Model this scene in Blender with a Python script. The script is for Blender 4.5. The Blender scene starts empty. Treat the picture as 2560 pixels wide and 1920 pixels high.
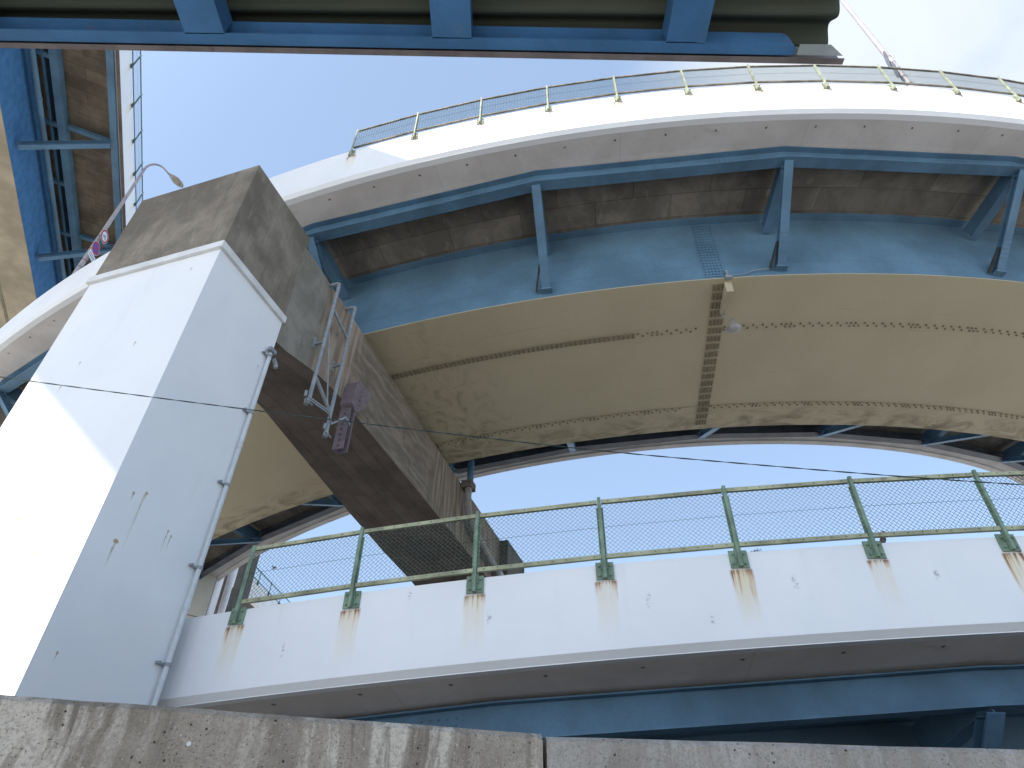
import bpy, math, random
from mathutils import Vector, Matrix
random.seed(7)
PI = math.pi
scene = bpy.context.scene
COL = scene.collection
GROUND = -1.6          # the lens is the origin, 1.6 m above the paving

# ------------------------------------------------------------------ materials
class NT:
    def __init__(s, name, rough=.6, metal=0.0, spec=.3):
        s.m = bpy.data.materials.new(name); s.m.use_nodes = True
        s.t = s.m.node_tree; s.t.nodes.clear()
        o = s.t.nodes.new('ShaderNodeOutputMaterial')
        s.b = s.t.nodes.new('ShaderNodeBsdfPrincipled')
        s.t.links.new(s.b.outputs[0], o.inputs[0])
        s.b.inputs['Roughness'].default_value = rough
        s.b.inputs['Metallic'].default_value = metal
        s.b.inputs['Specular IOR Level'].default_value = spec
        s.tc = s.t.nodes.new('ShaderNodeTexCoord')
    def n(s, typ, **kw):
        x = s.t.nodes.new(typ)
        for k, v in kw.items(): setattr(x, k, v)
        return x
    def put(s, sock, v):
        if hasattr(v, 'is_linked'): s.t.links.new(v, sock)
        elif isinstance(v, (tuple, list)) and len(v) == 3 and sock.type == 'RGBA': sock.default_value = (*v, 1)
        else: sock.default_value = v
    def co(s, which='Object', scale=(1, 1, 1), loc=(0, 0, 0), rot=(0, 0, 0)):
        mp = s.n('ShaderNodeMapping'); s.t.links.new(s.tc.outputs[which], mp.inputs[0])
        mp.inputs['Scale'].default_value = scale; mp.inputs['Location'].default_value = loc
        mp.inputs['Rotation'].default_value = rot
        return mp.outputs[0]
    def noise(s, v, scale=1.0, detail=4.0, rough=.55, dist=0.0):
        x = s.n('ShaderNodeTexNoise'); s.t.links.new(v, x.inputs['Vector'])
        x.inputs['Scale'].default_value = scale; x.inputs['Detail'].default_value = detail
        x.inputs['Roughness'].default_value = rough; x.inputs['Distortion'].default_value = dist
        return x.outputs[0]
    def voro(s, v, scale=1.0):
        x = s.n('ShaderNodeTexVoronoi'); s.t.links.new(v, x.inputs['Vector']); x.inputs['Scale'].default_value = scale
        return x.outputs[0]
    def step(s, f, a, b, lo=0.0, hi=1.0):
        x = s.n('ShaderNodeMapRange', interpolation_type='SMOOTHSTEP'); s.put(x.inputs[0], f)
        x.inputs[1].default_value = a; x.inputs[2].default_value = b
        x.inputs[3].default_value = lo; x.inputs[4].default_value = hi
        return x.outputs[0]
    def math(s, op, a, b=0.0, c=0.0):
        x = s.n('ShaderNodeMath', operation=op)
        s.put(x.inputs[0], a); s.put(x.inputs[1], b); s.put(x.inputs[2], c)
        return x.outputs[0]
    def mix(s, f, a, b, blend='MIX'):
        x = s.n('ShaderNodeMix', data_type='RGBA', blend_type=blend)
        s.put(x.inputs[0], f); s.put(x.inputs[6], a); s.put(x.inputs[7], b)
        return x.outputs[2]
    def brick(s, v, c1, c2, mortar, w, h, msize, off=.5):
        x = s.n('ShaderNodeTexBrick'); s.t.links.new(v, x.inputs['Vector'])
        s.put(x.inputs['Color1'], c1); s.put(x.inputs['Color2'], c2); s.put(x.inputs['Mortar'], mortar)
        x.inputs['Scale'].default_value = 1; x.inputs['Mortar Size'].default_value = msize
        x.inputs['Mortar Smooth'].default_value = .3
        x.inputs['Brick Width'].default_value = w; x.inputs['Row Height'].default_value = h; x.offset = off
        return x.outputs
    def xyz(s, v):
        x = s.n('ShaderNodeSeparateXYZ'); s.t.links.new(v, x.inputs[0]); return x.outputs
    def comb(s, x, y, z=0.0):
        c = s.n('ShaderNodeCombineXYZ')
        s.put(c.inputs[0], x); s.put(c.inputs[1], y); s.put(c.inputs[2], z)
        return c.outputs[0]
    def color(s, c): s.put(s.b.inputs['Base Color'], c)
    def bump(s, h, strength=.3, dist=.02):
        x = s.n('ShaderNodeBump'); s.put(x.inputs['Height'], h)
        x.inputs['Strength'].default_value = strength; x.inputs['Distance'].default_value = dist
        s.t.links.new(x.outputs[0], s.b.inputs['Normal'])

M = {}
def paint(name, c, var=.12, rough=.5, scale=1.2, dirt=None, coord='Object'):
    t = NT(name, rough)
    v = t.co(coord)
    a = t.noise(v, scale, 6, .6)
    d = tuple(x * (1 - 2 * var) for x in c); l = tuple(min(1, x * (1 + var)) for x in c)
    col = t.mix(t.step(a, .3, .7), d, l)
    fine = t.noise(v, scale * 25, 3, .6)
    col = t.mix(t.step(fine, .35, .75, 0, .35), col, tuple(x * (1 - 1.5 * var) for x in c))
    if dirt:
        k = t.noise(t.co(coord, (1, 1, 1), (3, 8, 2)), scale * 2.2, 8, .7, .4)
        col = t.mix(t.step(k, .58, .78, 0, .8), col, dirt)
    t.color(col)
    M[name] = t.m
    return t

paint('blue_paint', (.098, .193, .288), .14, .55, .9, (.085, .135, .175))
paint('grey_steel_paint', (.11, .115, .13), .15, .6, 1.5)
paint('faded_green_paint', (.34, .365, .275), .2, .65, 5, (.20, .23, .16))
paint('old_rail_paint', (.21, .19, .15), .3, .75, 2.5, (.10, .07, .06))
paint('blue_girder_paint', (.115, .212, .300), .16, .6, .45, (.085, .15, .2))
paint('blue_shelter_paint', (.06, .175, .36), .12, .5, 3.0, (.17, .16, .15))
paint('darkened_tan_paint', (.36, .305, .215), .14, .7, .7, (.25, .20, .13))  # tan copy darkened to offset sunlit bounce under the approach bridge
paint('tan_bolt_paint', (.20, .175, .115), .15, .7, 4)
paint('green_paint', (.21, .30, .215), .2, .6, 4, (.40, .42, .27))
paint('faded_rail_paint', (.40, .41, .27), .25, .7, 1.7, (.16, .115, .085))
paint('galvanised_steel', (.29, .32, .345), .12, .45, 6)
paint('conduit_paint', (.60, .63, .66), .06, .5, 3)
paint('white_trim_paint', (.70, .70, .69), .08, .55, 1.5, (.42, .36, .30))
paint('dark_steel', (.05, .055, .06), .2, .6, 4)
paint('brown_steel', (.19, .15, .17), .12, .55, 4)
paint('flashing_brown', (.19, .165, .165), .15, .5, 6)
paint('flashing_grey', (.42, .48, .49), .1, .5, 6)
paint('mesh_wire', (.07, .115, .10), .15, .5, 6)
paint('pole_paint', (.40, .36, .37), .1, .6, 1.6, (.37, .17, .155))
paint('far_fence_paint', (.10, .16, .15), .15, .6, 4)
paint('lamp_grey', (.36, .34, .33), .1, .4, 4)
paint('lens_glass', (.32, .30, .24), .15, .2, 8)
paint('sign_white', (.78, .78, .80), .05, .4, 4)
paint('sign_red', (.42, .03, .05), .08, .4, 4)
paint('sign_blue', (.06, .07, .42), .1, .4, 4)
paint('sign_ink', (.16, .19, .25), .1, .4, 4)
paint('feather_brown', (.19, .16, .15), .3, .8, 30)
paint('cable_sheath', (.045, .07, .065), .3, .5, 15)
paint('asphalt', (.05, .05, .052), .2, .9, 3)
paint('rust_iron', (.13, .07, .045), .3, .8, 12)
paint('drain_grey', (.30, .28, .26), .15, .6, 4, (.20, .15, .12))

# --- weathered concretes
def concrete(name, base, dark, light, streak=.7, coord='Object', pits=.5, plank=None, spots=None, streak_scale=(5, 5, .55), bump=.35, mott=(.38, .66)):
    t = NT(name, .85, spec=.15)
    v = t.co(coord)
    blot = t.noise(v, .55, 9, .68, .3)
    col = t.mix(t.step(blot, mott[0], mott[1]), dark, base)
    st = t.noise(t.co(coord, streak_scale), 1.0, 7, .62, .25)
    col = t.mix(t.math('MULTIPLY', t.step(st, .50, .72), streak), col, dark)
    st2 = t.noise(t.co(coord, tuple(k * 1.9 for k in streak_scale), (7, 3, 1)), 1.0, 6, .6, .2)
    col = t.mix(t.math('MULTIPLY', t.step(st2, .56, .75), streak * .7), col, light)
    fine = t.noise(v, 38, 5, .7)
    col = t.mix(t.step(fine, .35, .72, .0, .45), col, dark)
    h = fine
    if pits:
        pv = t.voro(t.co(coord, (1, 1, 1), (1.3, .7, 2)), 38 if 'wall' in name else 17)
        pn = t.noise(v, 4.3 if name != 'cap_concrete' else 2.0, 3, .5)
        pm = t.math('MULTIPLY', t.step(pv, .08, .16 if name != 'cap_concrete' else .24, 1, 0), t.step(pn, .5 if name != 'cap_concrete' else .44, .6))
        col = t.mix(t.math('MULTIPLY', pm, pits), col, tuple(x * .25 for x in dark))
        h = t.math('SUBTRACT', fine, t.math('MULTIPLY', pm, 1.5))
    if plank:
        b = t.brick(t.co(coord, (1, 1, 1), plank[4] if len(plank) > 4 else (0, 0, 0), plank[5] if len(plank) > 5 else (0, 0, 0)), (1, 1, 1), (plank[3],) * 3, (.62, .60, .58), plank[0], plank[1], plank[2])
        col = t.mix(1.0, col, b[0], 'MULTIPLY')
    t.color(col); t.bump(h, bump, .012)
    M[name] = t.m
    return t

concrete('cap_concrete', (.30, .262, .212), (.15, .13, .105), (.37, .33, .275), .75, 'Object', .6)
t = NT('beam_concrete', .88, spec=.12); v = t.co('UV'); u_, v_, w_ = t.xyz(v)
wob = t.math('MULTIPLY', t.math('SUBTRACT', t.noise(v, .9, 5, .6), .5), 1.6); uu = t.math('ADD', u_, wob)
a = t.noise(v, .8, 8, .65, .3)
z1 = t.mix(t.step(a, .35, .65), (.20, .185, .155), (.30, .28, .24))                    # smooth grey length by the head
rn = t.noise(t.co('UV', (7, .5, 1)), 1, 6, .6, .2)
z2 = t.mix(t.step(rn, .38, .62), (.235, .185, .145), (.40, .325, .26))                 # washed, brownish vertical runs
ln = t.noise(t.co('UV', (.9, 5.0, 1)), 1, 7, .65, .35)
z3 = t.mix(t.step(ln, .42, .68), (.165, .138, .112), (.285, .238, .19))                # dark skin with pale board lines
z4 = t.mix(t.step(rn, .40, .60), (.15, .125, .10), (.30, .245, .185))
col = t.mix(t.step(uu, 3.2, 3.9), z1, z2); col = t.mix(t.step(uu, 4.9, 5.6), col, z3); col = t.mix(t.step(uu, 9.5, 12.0), col, z4)
dk = t.noise(t.co('UV', (2.2, .8, 1), (3, 7, 0)), 1, 7, .68, .4); col = t.mix(t.step(dk, .54, .72, 0, .6), col, (.10, .085, .068))
g = t.noise(v, 34, 4, .7); col = t.mix(t.step(g, .4, .7, 0, .35), col, (.10, .09, .075))
t.color(col); t.bump(g, .3, .01); M['beam_concrete'] = t.m
concrete('beam_soffit_concrete', (.225, .18, .15), (.145, .116, .10), (.29, .245, .21), .4, 'UV', .4, (2.4, .42, .014, .78), streak_scale=(.5, 4, 1))
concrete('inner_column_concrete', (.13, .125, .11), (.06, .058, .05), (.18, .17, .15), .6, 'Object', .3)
concrete('far_concrete', (.20, .185, .16), (.11, .10, .085), (.27, .25, .22), .6, 'Object', .2)
concrete('slab_concrete', (.30, .26, .212), (.155, .135, .112), (.47, .43, .37), .5, 'UV', .35, (2.4, .78, .018, .72), streak_scale=(1.6, .8, 1), bump=.3)
concrete('plank_slab_concrete', (.235, .195, .14), (.12, .098, .07), (.31, .27, .20), .45, 'UV', .35, (2.9, .62, .016, .70, (0, 0, 0), (0, 0, PI / 2)), streak_scale=(2, .7, 1), bump=.3)
concrete('collar_concrete', (.20, .165, .14), (.11, .09, .08), (.26, .22, .19), .4, 'Object', .3)

def wall_mat(name, dark, mid, light, streak, shift):
    t = NT(name, .9, spec=.12); v = t.co('Object')
    big = t.noise(t.co('Object', (1, 1, 1), shift), 2.2, 7, .65, .4)
    col = t.mix(t.step(big, .34, .64), dark, mid)
    # old lime runs: crisp-edged vertical tongues, broken along their length
    wob = t.noise(t.co('Object', (1, 1, 1), shift), 3.0, 3, .5)
    x, y, z = t.xyz(v)
    vv = t.comb(t.math('ADD', t.math('MULTIPLY', x, 9.0), t.math('MULTIPLY', wob, 1.1)), t.math('MULTIPLY', y, 9.0), t.math('MULTIPLY', z, 1.3))
    run1 = t.noise(vv, 1.0, 6, .62, .15)
    mask = t.step(t.noise(t.co('Object', (1, 1, 1), (shift[0] + 9, 4, 2)), 1.7, 4, .6), .34, .60, .2, 1)
    streak = t.math('MULTIPLY', mask, streak)
    col = t.mix(t.math('MULTIPLY', t.step(run1, .50, .60), streak), col, light)
    vv2 = t.comb(t.math('ADD', t.math('MULTIPLY', x, 17.0), t.math('MULTIPLY', wob, 1.6)), t.math('MULTIPLY', y, 17.0), t.math('MULTIPLY', z, 1.0))
    run2 = t.noise(vv2, 1.0, 5, .6, .1)
    col = t.mix(t.math('MULTIPLY', t.step(run2, .53, .64), t.math('MULTIPLY', streak, .75)), col, tuple(q * .62 for q in dark))
    col = t.mix(t.math('MULTIPLY', t.step(run2, .42, .35), t.math('MULTIPLY', streak, .5)), col, tuple(q * 1.12 for q in light))
    grain = t.noise(v, 95, 4, .7)
    col = t.mix(t.step(grain, .40, .68, 0, .5), col, tuple(q * .7 for q in dark))
    spk = t.noise(v, 160, 2, .5)
    col = t.mix(t.step(spk, .66, .72, 0, .55), col, tuple(min(1, q * 1.25) for q in light))
    pv = t.voro(t.co('Object', (1, 1, 1), (1.3, .7, 2)), 30); pn = t.noise(v, 7.0, 3, .5); ps = t.noise(v, 90, 2)
    pm = t.math('MULTIPLY', t.step(t.math('ADD', pv, t.math('MULTIPLY', t.math('SUBTRACT', ps, .5), .12)), .07, .13, 1, 0), t.step(pn, .44, .52))
    pv2 = t.voro(t.co('Object', (1, 1, 1), (4.3, 2.7, 5)), 75)
    pm = t.math('MAXIMUM', pm, t.math('MULTIPLY', t.step(pv2, .08, .16, .8, 0), t.step(pn, .36, .46)))
    col = t.mix(t.math('MULTIPLY', pm, .9), col, (.035, .032, .03))
    t.color(col); t.bump(t.math('SUBTRACT', t.math('MULTIPLY', grain, .7), t.math('MULTIPLY', pm, 1.6)), .8, .008)
    M[name] = t.m
wall_mat('wall_concrete', (.255, .22, .182), (.415, .368, .312), (.60, .55, .48), .95, (0, 0, 0))
wall_mat('smooth_wall_concrete', (.295, .268, .236), (.385, .353, .315), (.49, .465, .435), .55, (3, 1, 0))

# soffit of the overhang: pale concrete with a row of form-tie holes
t = NT('overhang_concrete', .85, spec=.15)
v = t.co('UV'); u_, v_, w_ = t.xyz(v)
a = t.noise(v, .5, 8, .65, .3)
col = t.mix(t.step(a, .36, .64), (.52, .485, .46), (.62, .59, .57))
k = t.noise(t.co('UV', (1.2, 3.0, 1)), 1.0, 7, .7, .3)
col = t.mix(t.step(k, .56, .74, 0, .45), col, (.38, .345, .315))
f = t.noise(v, 30, 4, .7); col = t.mix(t.step(f, .4, .75, 0, .25), col, (.42, .39, .37))
du = t.math('SUBTRACT', t.math('FRACT', t.math('DIVIDE', u_, 1.42)), .5)
dv = t.math('SUBTRACT', v_, .47)
dd = t.math('SQRT', t.math('ADD', t.math('POWER', t.math('MULTIPLY', du, 1.42), 2), t.math('POWER', dv, 2)))
wob = t.math('ADD', dd, t.math('MULTIPLY', t.math('SUBTRACT', t.noise(v, 14, 2), .5), .05))
col = t.mix(t.step(wob, .022, .045, .85, 0), col, (.06, .055, .05))
ju = t.math('ABSOLUTE', t.math('SUBTRACT', t.math('FRACT', t.math('DIVIDE', u_, 5.3)), .5))
col = t.mix(t.step(ju, .0, .004, .22, 0), col, (.18, .165, .155))
t.color(col); t.bump(f, .25, .01); M['overhang_concrete'] = t.m

# tan underside: ochre paint with mildew, dust and water marks
t = NT('tan_girder_paint', .72, spec=.2)
v = t.co('UV'); u_, v_, w_ = t.xyz(v)
a = t.noise(v, .35, 7, .6)
col = t.mix(t.step(a, .3, .7), (.475, .415, .285), (.515, .455, .318))
f = t.noise(v, 9, 6, .7); col = t.mix(t.step(f, .42, .75, 0, .14), col, (.30, .26, .17))
k = t.noise(t.co('UV', (.6, 1.6, 1), (5, 2, 0)), 1.0, 9, .7, 1.2)
edge = t.step(v_, 8.6, 9.9)
col = t.mix(t.math('MULTIPLY', t.step(k, .38, .72), t.math('MULTIPLY', edge, .8)), col, (.115, .085, .05))
k2 = t.noise(t.co('UV', (.8, .8, 1), (1, 9, 0)), 1.3, 10, .72, 1.5)
near = t.math('MULTIPLY', t.math('MULTIPLY', t.step(u_, 1.2, 4.2, 1, 0), t.step(u_, -1.5, -.2)), t.step(v_, 4.6, 7.5, .45, 1))
col = t.mix(t.math('MULTIPLY', t.step(k2, .44, .72), t.math('MULTIPLY', near, .6)), col, (.095, .082, .045))
k3 = t.noise(t.co('UV', (.35, 5, 1), (1, 4, 0)), 1.0, 8, .7, .8)
col = t.mix(t.step(k3, .60, .75, 0, .35), col, (.16, .135, .085))
t.color(col); M['tan_girder_paint'] = t.m
t = NT('tan_splice_paint', .75, spec=.2); v = t.co('UV')
col = t.mix(t.step(t.noise(v, 3, 6, .7), .35, .65), (.30, .262, .172), (.36, .315, .21)); t.color(col); M['tan_splice_paint'] = t.m

# white column paint with a few rust spots
t = NT('white_column_paint', .55, spec=.25); v = t.co('Object')
col = t.mix(t.step(t.noise(v, .6, 6, .6), .3, .7), (.77, .78, .80), (.82, .825, .83))
col = t.mix(t.step(t.noise(v, 60, 2, .6), .4, .8, 0, .12), col, (.6, .6, .62))
col = t.mix(t.step(t.noise(t.co('Object', (3, 3, .35)), 1, 6, .6), .58, .8, 0, .25), col, (.66, .65, .60))
t.color(col); M['white_column_paint'] = t.m
def decal(name, c_core, c_run, only_run=False):
    # u -1..1 across, v 1 at the head to 0 at the foot of the run; ragged, fading alpha
    t = NT(name, .8); u_, v_, w_ = t.xyz(t.co('UV'))
    n1 = t.noise(t.co('Object', (1, 1, 1)), 42, 4, .7)
    n2 = t.noise(t.co('Object', (60, 60, 2.5)), 1.0, 3, .6)
    hd = t.math('SQRT', t.math('ADD', t.math('POWER', u_, 2), t.math('POWER', t.math('MULTIPLY', t.math('SUBTRACT', v_, .84), 6.0), 2)))
    core = t.step(t.math('ADD', hd, t.math('MULTIPLY', t.math('SUBTRACT', n1, .5), 1.6)), .35, .85, 1, 0)
    wd = t.math('MULTIPLY_ADD', v_, .55, .12)
    run = t.step(t.math('ADD', t.math('DIVIDE', t.math('ABSOLUTE', u_), wd), t.math('MULTIPLY', t.math('SUBTRACT', n2, .5), 1.4)), .3, 1.0, 1, 0)
    run = t.math('MULTIPLY', t.math('MULTIPLY', run, t.step(v_, .0, .9)), t.step(v_, .84, .92, .55, 0))
    t.color(t.mix(core, c_run, c_core) if not only_run else c_run); t.put(t.b.inputs['Alpha'], t.math('MAXIMUM', core, run) if not only_run else t.math('MULTIPLY', run, .8)); M[name] = t.m
decal('rust_stain', (.44, .30, .16), (.60, .55, .40))
decal('rust_run', (.44, .30, .16), (.60, .56, .41), True)
t = NT('grey_scuff', .8); u_, v_, w_ = t.xyz(t.co('UV'))
n1 = t.noise(t.co('Object', (9, 9, 22)), 1.0, 5, .75)
env = t.math('MULTIPLY', t.step(t.math('ABSOLUTE', u_), .2, .95, 1, 0), t.math('MULTIPLY', t.step(v_, .0, .5), t.step(v_, .6, 1.0, 1, 0)))
t.color((.42, .44, .46)); t.put(t.b.inputs['Alpha'], t.math('MULTIPLY', env, t.step(n1, .47, .60, 0, .8))); M['grey_scuff'] = t.m

# parapet paint with rust streaks below every fence bracket (u along the ramp, v height below the rail)
def parapet_mat(name, spacing, top, strength, upto=1e9):
    t = NT(name, .55, spec=.25); v = t.co('UV'); u_, v_, w_ = t.xyz(v)
    col = t.mix(t.step(t.noise(v, .5, 6, .6), .3, .7), (.76, .77, .785), (.815, .82, .825))
    col = t.mix(t.step(t.noise(t.co('UV', (3.5, .5, 1)), 1, 7, .65, .2), .55, .8, 0, .3), col, (.66, .655, .62))
    col = t.mix(t.step(t.noise(v, 50, 2, .6), .4, .8, 0, .12), col, (.62, .62, .63))
    ph = t.math('DIVIDE', u_, spacing)
    cell = t.math('ROUND', ph)
    d = t.math('MULTIPLY', t.math('SUBTRACT', ph, cell), spacing)       # metres from the post
    below = t.math('SUBTRACT', top, v_)                                 # metres below the bracket
    on = t.math('MULTIPLY', t.step(below, -.03, .02), t.step(t.math('ABSOLUTE', d), .12, .185, 1, 0))
    on = t.math('MULTIPLY', on, t.math('MULTIPLY', t.step(ph, -.5, -.4), strength))
    # broad pale wash, plus short strong runs that start at the plate's lower corners
    rnd = t.noise(t.comb(t.math('MULTIPLY', cell, 3.71), 2.2, 0.0), 1.0, 0)
    ln = t.math('MULTIPLY_ADD', rnd, 1.5, -.28)
    w1 = t.noise(t.comb(t.math('MULTIPLY', u_, 13.0), t.math('MULTIPLY', below, .4), 0.0), 1.0, 3, .5)
    wash = t.math('MULTIPLY', t.math('MULTIPLY', t.step(below, .0, 1.0, 1, 0), t.step(w1, .22, .62, .25, 1)), t.math('MULTIPLY', on, t.step(rnd, .25, .6, .35, .95)))
    col = t.mix(wash, col, (.73, .635, .43))
    s1 = t.noise(t.comb(t.math('MULTIPLY', u_, 23.0), t.math('MULTIPLY', below, 1.1), 0.0), 1.0, 3, .55)
    edge = t.step(t.math('ABSOLUTE', d), .05, .15)
    amt = t.math('ADD', s1, t.math('MULTIPLY', edge, .16))
    depth = t.math('DIVIDE', below, t.math('MAXIMUM', ln, .12))
    mid = t.math('MULTIPLY', t.step(t.math('SUBTRACT', amt, t.math('MULTIPLY', depth, .42)), .36, .66, 0, .85), on)
    col = t.mix(mid, col, (.47, .25, .10))
    vs = t.math('MULTIPLY', t.step(t.math('SUBTRACT', amt, t.math('MULTIPLY', depth, .95)), .42, .66, 0, .9), on)
    col = t.mix(vs, col, (.15, .055, .024))
    t.color(col); M[name] = t.m
parapet_mat('lower_parapet_paint', 1.985, -1.335, 1.0)
parapet_mat('upper_parapet_paint', 2.0, -1.385, .8)
parapet_mat('far_parapet_paint', 2.06, -1.2, .8)

t = NT('corrugated_sheet', .75, spec=.15); v = t.co('Object')
col = t.mix(t.step(t.noise(t.co('Object', (.5, 6, 1)), 1.0, 6, .6), .3, .7), (.048, .056, .043), (.07, .078, .06)); t.color(col); M['corrugated_sheet'] = t.m

t = NT('paving', .9, spec=.15); v = t.co('Object')
col = t.mix(t.step(t.noise(v, .25, 8, .65), .3, .7), (.42, .41, .385), (.52, .505, .48)); t.color(col); M['paving'] = t.m

t = NT('cream_panel', .7, spec=.2); v = t.co('UV')
b = t.brick(v, (.70, .68, .58), (.76, .74, .64), (.22, .20, .16), 4.0, 2.3, .03, 0.0)
col = t.mix(t.step(t.noise(v, 1.2, 7, .65), .45, .75, 0, .4), b[0], (.50, .47, .38)); t.color(col); M['cream_panel'] = t.m
paint('pale_trim', (.66, .64, .63), .08, .6, .6)

# ------------------------------------------------------------------ mesh helpers
class MB:
    def __init__(s): s.v = []; s.f = []; s.uv = []; s.mi = []
    def face(s, pts, uv=None, mi=0):
        i = len(s.v); s.v += [tuple(p) for p in pts]; s.f.append(tuple(range(i, i + len(pts))))
        s.uv.append(uv if uv else [(0, 0)] * len(pts)); s.mi.append(mi)
    def quad(s, a, b, c, d, uv=None, mi=0): s.face((a, b, c, d), uv, mi)
    def hexa(s, P, mi=0):
        """P: eight corners, bottom four then top four in the same turning order"""
        P = [Vector(p) for p in P]
        for q in ((3, 2, 1, 0), (4, 5, 6, 7), (0, 1, 5, 4), (1, 2, 6, 5), (2, 3, 7, 6), (3, 0, 4, 7)):
            a, b, c, d = (P[k] for k in q)
            w = (b - a).length; h = (d - a).length
            s.face((a, b, c, d), [(0, 0), (w, 0), (w, h), (0, h)], mi)
    def box(s, c, ax, ay, az, mi=0):
        c = Vector(c); ax = Vector(ax); ay = Vector(ay); az = Vector(az)
        if ax.cross(ay).dot(az) < 0: ax = -ax
        s.hexa([c - ax - ay - az, c + ax - ay - az, c + ax + ay - az, c - ax + ay - az,
                c - ax - ay + az, c + ax - ay + az, c + ax + ay + az, c - ax + ay + az], mi)
    def bar(s, a, b, w, h, up=(0, 0, 1), mi=0):
        a = Vector(a); b = Vector(b); d = b - a; L = d.length; d.normalize()
        sd = d.cross(Vector(up)); sd.normalize(); u = sd.cross(d)
        s.box((a + b) / 2, d * L / 2, sd * w / 2, u * h / 2, mi)
    def tube(s, path, r, n=8, cap=True, mi=0):
        path = [Vector(p) for p in path]; N = len(path)
        rs = r if isinstance(r, (list, tuple)) else [r] * N
        rings = []
        t0 = (path[1] - path[0]).normalized()
        x = t0.cross(Vector((0, 0, 1)))
        if x.length < 1e-3: x = t0.cross(Vector((1, 0, 0)))
        x.normalize()
        for i in range(N):
            if i == 0: t = path[1] - path[0]
            elif i == N - 1: t = path[-1] - path[-2]
            else: t = (path[i + 1] - path[i]).normalized() + (path[i] - path[i - 1]).normalized()
            t.normalize(); x = (x - t * x.dot(t)).normalized(); y = t.cross(x)
            rings.append([path[i] + (x * math.cos(2 * PI * k / n) + y * math.sin(2 * PI * k / n)) * rs[i] for k in range(n)])
        base = len(s.v)
        for R_ in rings: s.v += [tuple(p) for p in R_]
        for i in range(N - 1):
            for k in range(n):
                a = base + i * n + k; b = base + i * n + (k + 1) % n
                s.f.append((a, b, b + n, a + n)); s.uv.append([(0, 0)] * 4); s.mi.append(mi)
        if cap:
            s.f.append(tuple(base + k for k in range(n))[::-1]); s.uv.append([(0, 0)] * n); s.mi.append(mi)
            s.f.append(tuple(base + (N - 1) * n + k for k in range(n))); s.uv.append([(0, 0)] * n); s.mi.append(mi)
    def bolt(s, p, axis, r=.018, h=.022, n=6, mi=0):
        p = Vector(p); axis = Vector(axis).normalized()
        x = axis.cross(Vector((0, 0, 1)))
        if x.length < 1e-3: x = axis.cross(Vector((1, 0, 0)))
        x.normalize(); y = axis.cross(x)
        base = len(s.v)
        for q, rr in ((p - axis * .004, r), (p + axis * h, r * .85)):
            s.v += [tuple(q + (x * math.cos(2 * PI * k / n) + y * math.sin(2 * PI * k / n)) * rr) for k in range(n)]
        for k in range(n):
            a = base + k; b = base + (k + 1) % n
            s.f.append((a, b, b + n, a + n)); s.uv.append([(0, 0)] * 4); s.mi.append(mi)
        s.f.append(tuple(base + n + k for k in range(n))); s.uv.append([(0, 0)] * n); s.mi.append(mi)
    def lathe(s, prof, c, axis, n=24, mi=0):
        c = Vector(c); axis = Vector(axis).normalized()
        x = axis.cross(Vector((0, 0, 1)))
        if x.length < 1e-3: x = axis.cross(Vector((1, 0, 0)))
        x.normalize(); y = axis.cross(x); base = len(s.v)
        for r, z in prof:
            s.v += [tuple(c + axis * z + (x * math.cos(2 * PI * k / n) + y * math.sin(2 * PI * k / n)) * r) for k in range(n)]
        for i in range(len(prof) - 1):
            for k in range(n):
                a = base + i * n + k; b = base + i * n + (k + 1) % n
                s.f.append((a, b, b + n, a + n)); s.uv.append([(0, 0)] * 4); s.mi.append(mi)
    def build(s, name, mats, parent=None, smooth=False, origin=None):
        me = bpy.data.meshes.new(name)
        o = origin if origin is not None else (wloc(parent) if parent else Vector((0, 0, 0)))
        me.from_pydata([(p[0] - o[0], p[1] - o[1], p[2] - o[2]) for p in s.v], [], s.f)
        for m in (mats if isinstance(mats, (list, tuple)) else [mats]): me.materials.append(M[m])
        ul = me.uv_layers.new(name='UVMap'); i = 0
        for p, uv, mi in zip(me.polygons, s.uv, s.mi):
            p.material_index = mi
            if smooth: p.use_smooth = True
            for k in range(p.loop_total): ul.data[i].uv = uv[k]; i += 1
        ob = bpy.data.objects.new(name, me); COL.objects.link(ob)
        if parent: ob.parent = parent
        elif origin is not None: ob.location = o
        return ob
def wloc(o):
    p = Vector((0, 0, 0))
    while o: p = p + o.location; o = o.parent
    return p
def thing(name, label, cat, loc, group=None):
    o = bpy.data.objects.new(name, None); COL.objects.link(o); o.location = loc; o.empty_display_size = .3
    o['label'] = label; o['category'] = cat
    if group: o['group'] = group
    return o
def tag(o, label, cat, group=None):
    o['label'] = label; o['category'] = cat
    if group: o['group'] = group
    return o
def structure(o): o['kind'] = 'structure'; return o
def V(x, y, z=0): return Vector((x, y, z))

# ------------------------------------------------------------------ ground
b = MB(); S_ = 1500
b.quad((-S_, -S_, GROUND), (S_, -S_, GROUND), (S_, S_, GROUND), (-S_, S_, GROUND))
structure(b.build('ground', 'paving'))
b = MB(); b.quad((-30, 3.2, GROUND + .004), (40, 3.2, GROUND + .004), (40, 13, GROUND + .004), (-30, 13, GROUND + .004))
structure(b.build('road', 'asphalt'))  # unseen dark strip, added to cut bounce light under the lower ramp

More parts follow.
